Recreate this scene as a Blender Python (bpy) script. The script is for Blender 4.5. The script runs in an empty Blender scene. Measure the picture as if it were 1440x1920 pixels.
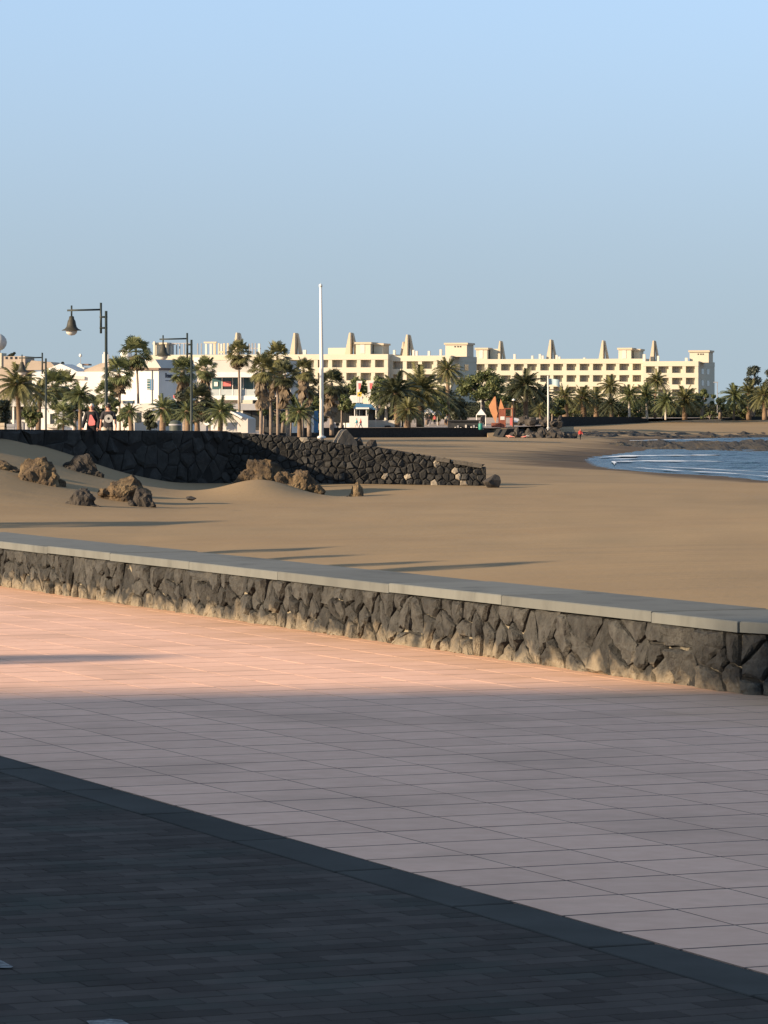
import bpy, bmesh, math, random
from mathutils import Vector, noise, Matrix
R = math.radians
rnd = random.Random(7)

# ------------------------------------------------------------------ camera, sky, sun, exposure
F, HZ, CX, EYE = 7100.0, 765.0, 720.0, 1.6        # focal length in photo pixels, horizon row, centre column, eye height
sc = bpy.context.scene
col = sc.collection
cam_d = bpy.data.cameras.new('camera'); cam = bpy.data.objects.new('camera', cam_d); col.objects.link(cam)
cam.location = (0, 0, EYE); cam.rotation_euler = (R(90), 0, 0)
cam_d.sensor_fit = 'HORIZONTAL'; cam_d.sensor_width = 36.0; cam_d.lens = F / 1440 * 36.0
cam_d.shift_y = -(960 - HZ) / 1440
cam_d.clip_start = 0.5; cam_d.clip_end = 20000
sc.camera = cam

SUN_EL = R(15.0)
SKY_LIFT, SKY_SAT, SKY_STR, HAZE = 0.32, 0.70, 0.140, (1.00, 1.16, 1.19)
SUNX, SUNY = 0.9026, 0.4305                        # horizontal direction the light travels
world = bpy.data.worlds.new('World'); sc.world = world; world.use_nodes = True
nt = world.node_tree; bg = nt.nodes['Background']
sky = nt.nodes.new('ShaderNodeTexSky'); sky.sky_type = 'NISHITA'; sky.sun_disc = False
sky.sun_elevation = SUN_EL
sky.sun_rotation = math.atan2(-SUNX, -SUNY)
sky.altitude = 0; sky.air_density = 1.0; sky.dust_density = 0.4; sky.ozone_density = 3.0
wn, wl = nt.nodes, nt.links
tc = wn.new('ShaderNodeTexCoord'); sx = wn.new('ShaderNodeSeparateXYZ'); wl.new(tc.outputs['Generated'], sx.inputs[0])
mx0 = wn.new('ShaderNodeMath'); mx0.operation = 'MAXIMUM'; wl.new(sx.outputs[2], mx0.inputs[0]); mx0.inputs[1].default_value = 0.0
ad0 = wn.new('ShaderNodeMath'); ad0.operation = 'ADD'; wl.new(mx0.outputs[0], ad0.inputs[0]); ad0.inputs[1].default_value = SKY_LIFT
cb = wn.new('ShaderNodeCombineXYZ'); wl.new(sx.outputs[0], cb.inputs[0]); wl.new(sx.outputs[1], cb.inputs[1]); wl.new(ad0.outputs[0], cb.inputs[2])
wl.new(cb.outputs[0], sky.inputs[0])
hs = wn.new('ShaderNodeHueSaturation'); hs.inputs['Saturation'].default_value = SKY_SAT; tn = wn.new('ShaderNodeMix'); tn.data_type = 'RGBA'; tn.blend_type = 'MULTIPLY'; tn.inputs[0].default_value = 1.0; wl.new(sky.outputs[0], tn.inputs[6]); tn.inputs[7].default_value = (.93, 1.065, 1.0, 1)
wl.new(tn.outputs[2], hs.inputs['Color'])
# sea haze: a soft grey-blue layer over the horizon, the same all round
mr0 = wn.new('ShaderNodeMapRange'); mr0.interpolation_type = 'SMOOTHSTEP'; wl.new(mx0.outputs[0], mr0.inputs[0]); mr0.inputs[1].default_value = 0.0; mr0.inputs[2].default_value = 0.15
mr0.inputs[3].default_value = 0.80; mr0.inputs[4].default_value = 0.0
mixh = wn.new('ShaderNodeMix'); mixh.data_type = 'RGBA'; wl.new(mr0.outputs[0], mixh.inputs[0]); wl.new(hs.outputs[0], mixh.inputs[6]); mixh.inputs[7].default_value = (*HAZE, 1)
wl.new(mixh.outputs[2], bg.inputs[0]); bg.inputs[1].default_value = SKY_STR
sun_d = bpy.data.lights.new('sun', 'SUN'); sun = bpy.data.objects.new('sun', sun_d); col.objects.link(sun)
sun_d.energy = 4.15; sun_d.angle = R(0.6); sun_d.color = (1.0, 0.77, 0.52)
sdir = Vector((SUNX * math.cos(SUN_EL), SUNY * math.cos(SUN_EL), -math.sin(SUN_EL)))
sun.rotation_euler = sdir.to_track_quat('-Z', 'Y').to_euler()
sc.view_settings.view_transform = 'Standard'; sc.view_settings.look = 'None'
sc.view_settings.gamma = 1.0; sc.view_settings.use_curve_mapping = False
sc.view_settings.exposure = 1.4

# ------------------------------------------------------------------ helpers
def PX(x, Y): return (x - CX) * Y / F
def PZ(y, Y): return EYE + (HZ - y) * Y / F
def S(p, Y): return p * Y / F

def tag(o, label=None, cat=None, group=None, kind=None):
    if label: o['label'] = label
    if cat: o['category'] = cat
    if group: o['group'] = group
    if kind: o['kind'] = kind
    return o

def thing(name, label, cat, loc=(0, 0, 0), rz=0.0, group=None):
    o = bpy.data.objects.new(name, None); col.objects.link(o)
    o.empty_display_size = 0.2
    o.location = loc; o.rotation_euler = (0, 0, rz)
    return tag(o, label, cat, group)

def link(name, me, mat=None, parent=None, loc=None, rot=None, scale=None):
    o = bpy.data.objects.new(name, me); col.objects.link(o)
    if mat is not None and len(me.materials) == 0: me.materials.append(mat)
    if parent is not None: o.parent = parent
    if loc is not None: o.location = loc
    if rot is not None: o.rotation_euler = rot
    if scale is not None: o.scale = scale if not isinstance(scale, (int, float)) else (scale,) * 3
    return o

class MB:
    def __init__(s): s.v = []; s.f = []
    def add(s, vs, fs):
        n = len(s.v); s.v.extend([tuple(p) for p in vs]); s.f.extend([tuple(i + n for i in f) for f in fs]); return s
    def box(s, x0, x1, y0, y1, z0, z1):
        return s.add([(x0,y0,z0),(x1,y0,z0),(x1,y1,z0),(x0,y1,z0),(x0,y0,z1),(x1,y0,z1),(x1,y1,z1),(x0,y1,z1)],
                     [(3,2,1,0),(4,5,6,7),(0,1,5,4),(1,2,6,5),(2,3,7,6),(3,0,4,7)])
    def prism(s, poly, y0, y1):
        """polygon in x,z (counter-clockwise seen from -y) extruded along y"""
        n = len(poly)
        vs = [(p[0], y0, p[1]) for p in poly] + [(p[0], y1, p[1]) for p in poly]
        fs = [tuple(range(n)), tuple(reversed(range(n, 2*n)))]
        fs += [(i, i + n, (i+1) % n + n, (i+1) % n) for i in range(n)]
        return s.add(vs, fs)
    def prismx(s, poly, x0, x1):
        """polygon in y,z extruded along x"""
        n = len(poly)
        vs = [(x0, p[0], p[1]) for p in poly] + [(x1, p[0], p[1]) for p in poly]
        fs = [tuple(range(n)), tuple(reversed(range(n, 2*n)))]
        fs += [(i, i + n, (i+1) % n + n, (i+1) % n) for i in range(n)]
        return s.add(vs, fs)
    def tube(s, pts, rad, n=8, cap=True):
        pts = [Vector(p) for p in pts]
        if isinstance(rad, (int, float)): rad = [rad] * len(pts)
        vs, fs = [], []
        for i, p in enumerate(pts):
            t = (pts[min(i+1, len(pts)-1)] - pts[max(i-1, 0)]).normalized()
            a = Vector((0,0,1)) if abs(t.z) < 0.9 else Vector((1,0,0))
            u = t.cross(a).normalized(); w = t.cross(u)
            for k in range(n):
                an = 2*math.pi*k/n
                vs.append(p + (u*math.cos(an) + w*math.sin(an)) * rad[i])
        for i in range(len(pts)-1):
            for k in range(n):
                fs.append((i*n+k, i*n+(k+1) % n, (i+1)*n+(k+1) % n, (i+1)*n+k))
        if cap:
            fs.append(tuple(reversed(range(n)))); fs.append(tuple(range((len(pts)-1)*n, len(pts)*n)))
        return s.add(vs, fs)
    def lathe(s, prof, c=(0,0,0), n=16):
        vs, fs = [], []
        for r, z in prof:
            for k in range(n):
                an = 2*math.pi*k/n
                vs.append((c[0]+r*math.cos(an), c[1]+r*math.sin(an), c[2]+z))
        for i in range(len(prof)-1):
            for k in range(n):
                fs.append((i*n+k, i*n+(k+1) % n, (i+1)*n+(k+1) % n, (i+1)*n+k))
        return s.add(vs, fs)
    def mesh(s, name, smooth=False):
        me = bpy.data.meshes.new(name); me.from_pydata(s.v, [], s.f)
        me.update()
        if smooth:
            for p in me.polygons: p.use_smooth = True
        return me
    def build(s, name, mat, parent=None, smooth=False, fix=False, **kw):
        me = s.mesh(name, smooth)
        if fix:
            bm = bmesh.new(); bm.from_mesh(me); bmesh.ops.recalc_face_normals(bm, faces=bm.faces); bm.to_mesh(me); bm.free()
        return link(name, me, mat, parent, **kw)

# ------------------------------------------------------------------ materials (procedural)
def mat(name, c1, c2=None, scale=3.0, rough=0.85, bump=None, rand=0.0, c3=None, s3=0.5, spec=0.3, island=False, thr=(0.35, 0.65), coord='pos', stretch=None, metal=0.0):
    m = bpy.data.materials.new(name); m.use_nodes = True
    n = m.node_tree.nodes; l = m.node_tree.links
    b = n['Principled BSDF']; b.inputs['Roughness'].default_value = rough
    b.inputs['Specular IOR Level'].default_value = spec; b.inputs['Metallic'].default_value = metal
    g = n.new('ShaderNodeNewGeometry')
    if coord == 'pos': vec = g.outputs['Position']
    else:
        tc = n.new('ShaderNodeTexCoord'); vec = tc.outputs['Object']
    if stretch:
        mp = n.new('ShaderNodeMapping'); mp.inputs['Scale'].default_value = stretch; mp.inputs['Rotation'].default_value = (0, 0, 0)
        l.new(vec, mp.inputs[0]); vec = mp.outputs[0]
    out = None
    rgb = n.new('ShaderNodeRGB'); rgb.outputs[0].default_value = (*c1, 1); out = rgb.outputs[0]
    def nz(sc_, det=5.0, rg=0.6):
        t = n.new('ShaderNodeTexNoise'); t.inputs['Scale'].default_value = sc_; t.inputs['Detail'].default_value = det
        t.inputs['Roughness'].default_value = rg; l.new(vec, t.inputs['Vector']); return t.outputs['Fac']
    def mixc(fac, a, c):
        x = n.new('ShaderNodeMix'); x.data_type = 'RGBA'; l.new(fac, x.inputs[0]); l.new(a, x.inputs[6]); x.inputs[7].default_value = (*c, 1); return x.outputs[2]
    def ramp(f, a, b_):
        r = n.new('ShaderNodeMapRange'); l.new(f, r.inputs[0]); r.inputs[1].default_value = a; r.inputs[2].default_value = b_; return r.outputs[0]
    if c2: out = mixc(ramp(nz(scale), *thr), out, c2)
    if c3: out = mixc(ramp(nz(s3, 6.0), 0.5, 0.72), out, c3)
    if rand:
        oi = n.new('ShaderNodeObjectInfo'); src = oi.outputs['Random']
        if island:
            ad = n.new('ShaderNodeMath'); ad.operation = 'ADD'; l.new(src, ad.inputs[0]); l.new(g.outputs['Random Per Island'], ad.inputs[1])
            fr = n.new('ShaderNodeMath'); fr.operation = 'FRACT'; l.new(ad.outputs[0], fr.inputs[0]); src = fr.outputs[0]
        hv = n.new('ShaderNodeHueSaturation'); l.new(out, hv.inputs['Color'])
        mr = n.new('ShaderNodeMapRange'); l.new(src, mr.inputs[0]); mr.inputs[3].default_value = 1 - rand; mr.inputs[4].default_value = 1 + rand
        l.new(mr.outputs[0], hv.inputs['Value']); out = hv.outputs[0]
    l.new(out, b.inputs['Base Color'])
    if bump:
        bp = n.new('ShaderNodeBump'); bp.inputs['Strength'].default_value = bump[1]; bp.inputs['Distance'].default_value = bump[2]
        l.new(nz(bump[0], 8.0, 0.65), bp.inputs['Height']); l.new(bp.outputs[0], b.inputs['Normal'])
    m['nodes_out'] = 0
    return m

def zstain(m, colr, z0, z1, nscale, amt=1.0):
    """pale salt crust that starts at the foot and ends in a ragged line"""
    n = m.node_tree.nodes; l = m.node_tree.links; b = n['Principled BSDF']
    src = b.inputs['Base Color'].links[0].from_socket
    g = n.new('ShaderNodeNewGeometry'); sp = n.new('ShaderNodeSeparateXYZ'); l.new(g.outputs['Position'], sp.inputs[0])
    t = n.new('ShaderNodeTexNoise'); t.inputs['Scale'].default_value = nscale; t.inputs['Detail'].default_value = 6; l.new(g.outputs['Position'], t.inputs['Vector'])
    mr = n.new('ShaderNodeMapRange'); l.new(sp.outputs[2], mr.inputs[0]); mr.inputs[1].default_value = z0; mr.inputs[2].default_value = z1
    mr.inputs[3].default_value = 0.38; mr.inputs[4].default_value = -0.30
    ad = n.new('ShaderNodeMath'); ad.operation = 'ADD'; l.new(mr.outputs[0], ad.inputs[0]); l.new(t.outputs['Fac'], ad.inputs[1])
    m2 = n.new('ShaderNodeMapRange'); l.new(ad.outputs[0], m2.inputs[0]); m2.inputs[1].default_value = 0.52; m2.inputs[2].default_value = 0.80; m2.inputs[4].default_value = amt
    x = n.new('ShaderNodeMix'); x.data_type = 'RGBA'; l.new(m2.outputs[0], x.inputs[0]); l.new(src, x.inputs[6]); x.inputs[7].default_value = (*colr, 1)
    l.new(x.outputs[2], b.inputs['Base Color'])

def glass(name, c, rough=0.08):
    m = mat(name, c, rough=rough, spec=0.6); return m

M = {}
M['tile'] = mat('tile', (.70, .425, .305), (.76, .475, .345), 9, 0.92, (55, .2, .003), 0.06, (.56, .35, .25), 0.8, island=True, spec=.12)
M['tile_bed'] = mat('tile_bed', (.060, .042, .034), (.12, .085, .068), 3, 0.9)
def wall_foot_tint(m):
    """tile colour turns orange-tan in a ragged band towards the foot of the wall"""
    n = m.node_tree.nodes; l = m.node_tree.links; b = n['Principled BSDF']; src = b.inputs['Base Color'].links[0].from_socket
    g = n.new('ShaderNodeNewGeometry'); dt = n.new('ShaderNodeVectorMath'); dt.operation = 'DOT_PRODUCT'; l.new(g.outputs['Position'], dt.inputs[0]); dt.inputs[1].default_value = (.9207, .3903, 0)
    t = n.new('ShaderNodeTexNoise'); t.inputs['Scale'].default_value = 1.6; t.inputs['Detail'].default_value = 6; l.new(g.outputs['Position'], t.inputs['Vector'])
    ad = n.new('ShaderNodeMath'); ad.operation = 'MULTIPLY_ADD'; l.new(t.outputs['Fac'], ad.inputs[0]); ad.inputs[1].default_value = 1.6; l.new(dt.outputs['Value'], ad.inputs[2])
    mr = n.new('ShaderNodeMapRange'); l.new(ad.outputs[0], mr.inputs[0]); mr.inputs[1].default_value = 13.26*.3903+4.5; mr.inputs[2].default_value = 13.26*.3903+6.2; mr.inputs[4].default_value = .75
    x = n.new('ShaderNodeMix'); x.data_type = 'RGBA'; l.new(mr.outputs[0], x.inputs[0]); l.new(src, x.inputs[6]); x.inputs[7].default_value = (.52, .30, .15, 1); l.new(x.outputs[2], b.inputs['Base Color'])
wall_foot_tint(M['tile'])
M['kerb'] = mat('kerb', (.052, .050, .046), (.068, .066, .061), 2.0, 0.95, (40, .3, .004), 0.10, spec=.04)
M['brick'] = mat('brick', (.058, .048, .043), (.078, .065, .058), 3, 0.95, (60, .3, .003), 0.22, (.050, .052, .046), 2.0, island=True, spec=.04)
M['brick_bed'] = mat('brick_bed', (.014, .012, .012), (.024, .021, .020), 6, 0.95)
M['paint'] = mat('paint', (.26, .26, .26), (.10, .10, .10), 40, 0.9, spec=.05)
M['coping'] = mat('coping', (.100, .105, .097), (.138, .144, .132), 2.6, 0.85, (30, .35, .006), 0.12, (.066, .069, .063), 2.6, stretch=(1, 1, .35))
M['lava'] = mat('lava', (.034, .034, .031), (.062, .061, .055), 11, 0.95, (24, 1.0, .045), 0.36, (.024, .022, .020), 16)
zstain(M['lava'], (.24, .20, .14), -0.05, 0.24, 7, 0.95)
M['mortar'] = mat('mortar', (.026, .025, .022), (.22, .19, .135), 6, 0.95, (40, .8, .02), thr=(.52, .62))
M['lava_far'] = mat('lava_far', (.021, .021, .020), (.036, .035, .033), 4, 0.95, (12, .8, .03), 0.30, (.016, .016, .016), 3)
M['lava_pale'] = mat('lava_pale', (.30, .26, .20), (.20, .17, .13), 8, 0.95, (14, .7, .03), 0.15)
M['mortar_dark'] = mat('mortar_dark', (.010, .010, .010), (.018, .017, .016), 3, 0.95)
M['sand'] = mat('sand', (.256, .180, .101), (.293, .210, .118), 0.10, 0.95, (5, .3, .04), 0, (.215, .155, .090), 0.05, spec=.1)
def wet_sand(m):
    n = m.node_tree.nodes; l = m.node_tree.links; b = n['Principled BSDF']; src = b.inputs['Base Color'].links[0].from_socket
    g = n.new('ShaderNodeNewGeometry'); sp = n.new('ShaderNodeSeparateXYZ'); l.new(g.outputs['Position'], sp.inputs[0])
    t = n.new('ShaderNodeTexNoise'); t.inputs['Scale'].default_value = .12; t.inputs['Detail'].default_value = 5; l.new(g.outputs['Position'], t.inputs['Vector'])
    ad = n.new('ShaderNodeMath'); ad.operation = 'MULTIPLY_ADD'; l.new(t.outputs['Fac'], ad.inputs[0]); ad.inputs[1].default_value = .9; l.new(sp.outputs[2], ad.inputs[2])
    mr = n.new('ShaderNodeMapRange'); l.new(ad.outputs[0], mr.inputs[0]); mr.inputs[1].default_value = -3.55; mr.inputs[2].default_value = -3.2; mr.inputs[3].default_value = 1; mr.inputs[4].default_value = 0
    x = n.new('ShaderNodeMix'); x.data_type = 'RGBA'; l.new(mr.outputs[0], x.inputs[0]); l.new(src, x.inputs[6]); x.inputs[7].default_value = (.095, .068, .044, 1); l.new(x.outputs[2], b.inputs['Base Color'])
    # faint ruts and ripples raked across the beach
    mp = n.new('ShaderNodeMapping'); mp.inputs['Rotation'].default_value = (0, 0, .25); mp.inputs['Scale'].default_value = (.05, .6, 1); l.new(g.outputs['Position'], mp.inputs[0])
    t2 = n.new('ShaderNodeTexNoise'); t2.inputs['Scale'].default_value = 1.0; t2.inputs['Detail'].default_value = 6; l.new(mp.outputs[0], t2.inputs['Vector'])
    old = [q for q in n if q.type == 'BUMP'][0]
    b2 = n.new('ShaderNodeBump'); b2.inputs['Strength'].default_value = .8; b2.inputs['Distance'].default_value = .13; l.new(t2.outputs['Fac'], b2.inputs['Height']); l.new(old.outputs[0], b2.inputs['Normal']); l.new(b2.outputs[0], b.inputs['Normal'])
wet_sand(M['sand'])
M['rock_tan'] = mat('rock_tan', (.115, .080, .046), (.045, .034, .024), 2.6, 0.95, (6, 1.0, .16), 0.12, (.20, .145, .080), 1.4, thr=(.42, .58))
M['rock_dark'] = mat('rock_dark', (.040, .035, .030), (.06, .051, .042), 2.2, 0.95, (8, 1.0, .06), 0.25, (.035, .032, .03), 3)
M['rock_grey'] = mat('rock_grey', (.13, .115, .095), (.085, .075, .062), 1.5, 0.9, (6, .7, .05))
M['reef'] = mat('reef', (.024, .022, .019), (.042, .036, .028), 0.25, 0.9, (1.2, 1, .5), 0, (.085, .064, .034), 0.10)
M['pavement'] = mat('pavement', (.42, .33, .25), (.36, .28, .22), 0.3, 0.9)
M['ground'] = mat('ground', (.22, .17, .12), (.17, .13, .09), 0.02, 0.95)
M['post'] = mat('post', (.018, .026, .024), (.026, .034, .031), 4, 0.5)
M['post2'] = mat('post2', (.030, .030, .024), (.045, .042, .03), 6, 0.6)
M['globe'] = mat('globe', (.55, .52, .46), (.48, .45, .40), 3, 0.35)
M['white'] = mat('white', (.68, .655, .61), (.61, .585, .54), 0.4, 0.85)
M['white2'] = mat('white2', (.56, .53, .47), (.49, .46, .41), 0.3, 0.85)
M['plaster'] = mat('plaster', (.50, .47, .42), (.44, .41, .37), 0.25, 0.9)
M['cream'] = mat('cream', (.50, .462, .365), (.465, .43, .338), 0.12, 0.9)
M['cream2'] = mat('cream2', (.49, .41, .30), (.45, .375, .275), 0.15, 0.9)
M['roof_tan'] = mat('roof_tan', (.40, .33, .26), (.34, .28, .22), 0.5, 0.95)
M['roof_brown'] = mat('roof_brown', (.21, .15, .115), (.16, .115, .09), 1.0, 0.95)
M['glass_dark'] = glass('glass_dark', (.025, .028, .030), .12)
M['hotel_glass'] = glass('hotel_glass', (.29, .24, .18), .3)
M['glass_teal'] = glass('glass_teal', (.045, .10, .105), .12)
M['rail_glass'] = mat('rail_glass', (.34, .38, .38), (.42, .44, .42), 1.0, 0.2)
M['blue'] = mat('blue', (.045, .13, .24), (.06, .16, .28), 2, 0.6)
M['navy'] = mat('navy', (.018, .028, .055), (.03, .04, .07), 2, 0.8)
M['orange'] = mat('orange', (.56, .26, .12), (.50, .22, .10), 1.0, 0.7)
M['redwood'] = mat('redwood', (.26, .085, .05), (.20, .065, .04), 1.5, 0.8)
M['red'] = mat('red', (.55, .06, .05), (.45, .05, .04), 4, 0.8)
M['pink'] = mat('pink', (.60, .17, .16), (.52, .14, .14), 6, 0.85)
M['teal'] = mat('teal', (.03, .36, .38), (.03, .30, .33), 6, 0.8)
M['yellow'] = mat('yellow', (.62, .45, .06), (.55, .40, .05), 2, 0.8)
M['binGreen'] = mat('bin_green', (.045, .055, .045), (.06, .07, .06), 5, 0.6)
M['binTeal'] = mat('bin_teal', (.03, .22, .17), (.03, .18, .14), 5, 0.5)
M['black'] = mat('black', (.012, .012, .013), (.018, .018, .02), 6, 0.85)
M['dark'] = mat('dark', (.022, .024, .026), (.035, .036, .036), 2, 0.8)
M['grey'] = mat('grey', (.30, .30, .31), (.26, .26, .27), 2, 0.8)
M['tee'] = mat('tee', (.030, .028, .032), (.04, .037, .04), 8, 0.9)
M['skin'] = mat('skin', (.55, .28, .20), (.50, .25, .17), 10, 0.6)
M['shorts'] = mat('shorts', (.33, .28, .22), (.28, .24, .18), 10, 0.9)
M['hair'] = mat('hair', (.022, .015, .012), (.03, .02, .015), 20, 0.6)
M['awning'] = mat('awning', (.46, .35, .20), (.40, .30, .17), 1, 0.9)
M['trunk'] = mat('trunk', (.20, .135, .085), (.13, .09, .06), 3, 0.95, (5, .8, .05), 0.15)
M['trunk_grey'] = mat('trunk_grey', (.24, .19, .15), (.17, .13, .10), 3, 0.95, (5, .8, .05), 0.15)
M['trunk_white'] = mat('trunk_white', (.60, .54, .46), (.5, .45, .38), 2, 0.9)
M['flag'] = mat('flag', (.34, .44, .46), (.28, .38, .42), 1.5, 0.8)

def leaf(name, c1, c2, sc_=0.8, rand=.3, trans=.25):
    m = mat(name, c1, c2, sc_, 0.55, None, rand, island=True, spec=.35)
    n = m.node_tree.nodes; l = m.node_tree.links; b = n['Principled BSDF']
    o = n['Material Output']; src = b.inputs['Base Color'].links[0].from_socket
    t = n.new('ShaderNodeBsdfTranslucent'); l.new(src, t.inputs[0])
    mx = n.new('ShaderNodeMixShader'); mx.inputs[0].default_value = trans
    l.new(b.outputs[0], mx.inputs[1]); l.new(t.outputs[0], mx.inputs[2]); l.new(mx.outputs[0], o.inputs[0])
    return m
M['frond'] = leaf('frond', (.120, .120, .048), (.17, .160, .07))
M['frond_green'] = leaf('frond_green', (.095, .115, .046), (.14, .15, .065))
M['frond_dark'] = leaf('frond_dark', (.050, .058, .030), (.075, .08, .04))  # darker frond copy, with the shade on shaded palms put into the colour
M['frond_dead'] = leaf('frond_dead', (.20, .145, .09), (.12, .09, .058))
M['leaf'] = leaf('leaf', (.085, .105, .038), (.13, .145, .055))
M['leaf_dark'] = leaf('leaf_dark', (.035, .042, .024), (.055, .062, .034))  # leaf tone darkened to hold the shade behind and between trees
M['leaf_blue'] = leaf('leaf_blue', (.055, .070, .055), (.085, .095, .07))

# sea
def sea_mat():
    m = bpy.data.materials.new('sea'); m.use_nodes = True; n = m.node_tree.nodes; l = m.node_tree.links
    b = n['Principled BSDF']; b.inputs['Roughness'].default_value = .25; b.inputs['IOR'].default_value = 1.08
    g = n.new('ShaderNodeNewGeometry'); mp = n.new('ShaderNodeMapping'); mp.inputs['Scale'].default_value = (.55, .35, 1); l.new(g.outputs['Position'], mp.inputs[0])
    t = n.new('ShaderNodeTexNoise'); t.inputs['Scale'].default_value = 1.0; t.inputs['Detail'].default_value = 7; l.new(mp.outputs[0], t.inputs['Vector'])
    bp = n.new('ShaderNodeBump'); bp.inputs['Strength'].default_value = 1.0; bp.inputs['Distance'].default_value = .8
    l.new(t.outputs['Fac'], bp.inputs['Height']); l.new(bp.outputs[0], b.inputs['Normal'])
    mx = n.new('ShaderNodeMix'); mx.data_type = 'RGBA'; mx.inputs[6].default_value = (.016, .042, .070, 1); mx.inputs[7].default_value = (.032, .072, .115, 1)
    mr = n.new('ShaderNodeMapRange'); l.new(t.outputs['Fac'], mr.inputs[0]); mr.inputs[1].default_value = .4; mr.inputs[2].default_value = .65
    l.new(mr.outputs[0], mx.inputs[0]); l.new(mx.outputs[2], b.inputs['Base Color'])
    return m
M['sea'] = sea_mat()
M['foam'] = mat('foam', (.78, .80, .82), (.55, .60, .64), 1.2, 0.8, (2, .6, .1))

# ------------------------------------------------------------------ land form
def lerp_tab(t, v):
    if v <= t[0][0]: return t[0][1]
    for (a, p), (b, q) in zip(t, t[1:]):
        if v <= b: return p + (q - p) * (v - a) / (b - a)
    return t[-1][1]
PLAT = [(0, 0), (138, 0), (200, -.93), (300, -1.2), (500, -1.55), (640, -1.78), (720, -1.6), (865, -.55), (1200, -.4)]
def zplat(Y): return lerp_tab(PLAT, Y)
XR = [(-60, 36.5), (21.2, 2.0), (42.7, -7.0), (101, -31.7), (130, -13.2), (140, -5.75), (141.6, -2.35), (200, -6), (400, -12.4), (615, -20.5), (640, 18.5), (700, 30), (800, 36), (830, 52), (865, 82)]
ZI = [(20, -1.15), (60, -1.15), (80, -1.3), (110, -1.40), (140, -1.18), (170, -1.75), (200, -2.0), (300, -2.8), (450, -3.25), (640, -3.3), (700, -3.3), (800, -2.3), (865, -.75), (900, -.6)]
WATER = [(40, 250), (30.8, 294), (29.0, 322), (24.4, 340), (21.7, 360), (21.4, 392), (22.8, 424), (25.2, 452), (29, 474), (36, 520), (42, 600), (47, 690), (74, 752), (150, 775), (400, 800), (900, 820), (900, -300), (300, -300), (220, 60), (100, 160)]
def in_poly(x, y, P):
    c = False; j = len(P) - 1
    for i in range(len(P)):
        xi, yi = P[i]; xj, yj = P[j]
        if (yi > y) != (yj > y) and x < (xj - xi) * (y - yi) / (yj - yi) + xi: c = not c
        j = i
    return c
def d_poly(x, y, P):
    best = 1e9; j = len(P) - 1
    for i in range(len(P)):
        ax, ay = P[j]; bx, by = P[i]; dx, dy = bx - ax, by - ay
        t = max(0, min(1, ((x-ax)*dx + (y-ay)*dy) / (dx*dx + dy*dy)))
        best = min(best, math.hypot(x-ax-t*dx, y-ay-t*dy)); j = i
    return -best if in_poly(x, y, P) else best
SEA_Z = -4.2
# sand heaps: centre X, Y, amplitude, sigma X, sigma Y
HEAPS = [(-14.5, 125.5, 1.62, 5.0, 11.0), (-13.0, 133.0, .72, 4.0, 5.0), (-3.2, 131.0, -.28, 4.0, 5.0), (-4.1, 127.0, .62, 1.6, 4.0), (-6.5, 118.0, -.12, 5.0, 6.0), (4.5, 138.0, -.12, 4.0, 4.0)]
def zsand(X, Y):
    z = lerp_tab(ZI, Y)
    for hx, hy, a, sx, sy in HEAPS:
        z += a * math.exp(-((X-hx)/sx)**2 - ((Y-hy)/sy)**2)
    if Y > 60:
        d = d_poly(X, Y, WATER)
        zs = SEA_Z + (min(d, 12)*.05 + max(0, d-12)*.029 + max(0, d-60)*.08 if d > 0 else d*.06) * (1.0 if Y < 600 else 1.3)
        k = .35; h = max(0, min(1, .5 + .5*(z - zs)/k)); z = z*(1-h) + zs*h - k*h*(1-h)
    if Y < 128: z += .030*max(-6, min(14, X))*min(1, (128-Y)/40)
    n = noise.noise((X*.16, Y*.07, 0)) * .05 + noise.noise((X*.6, Y*.25, 3)) * .025
    z += n * (1 if Y < 300 else .6)
    return z

# sand sheet (perspective-spaced rows)
def make_sand():
    ys = []; y = 20.0
    while y < 905: ys.append(y); y *= 1.0125 if 75 < y < 150 else 1.02
    us = []
    for i in range(150): us.append(-.135 + .27 * i / 149)         # fan about the view, X = u*Y
    v, f = [], []
    outer = [-1.2, -.6, -.3, -.2] ; outr = [.2, .35, .7, 1.4]
    cols = outer + us + outr
    for yy in ys:
        for u in cols:
            X = u * max(yy, 30)
            z = zsand(X, yy)
            if X < lerp_tab(XR, yy) - .35: z = min(z, zplat(yy) - .12)
            v.append((X, yy, z))
    n = len(cols)
    for i in range(len(ys)-1):
        for k in range(n-1):
            f.append((i*n+k, i*n+k+1, (i+1)*n+k+1, (i+1)*n+k))
    mb = MB(); mb.v, mb.f = v, f
    o = mb.build('sand', M['sand'], smooth=True); tag(o, 'brown beach sand sweeping from the low wall to the sea', kind='structure')
make_sand()

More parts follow.
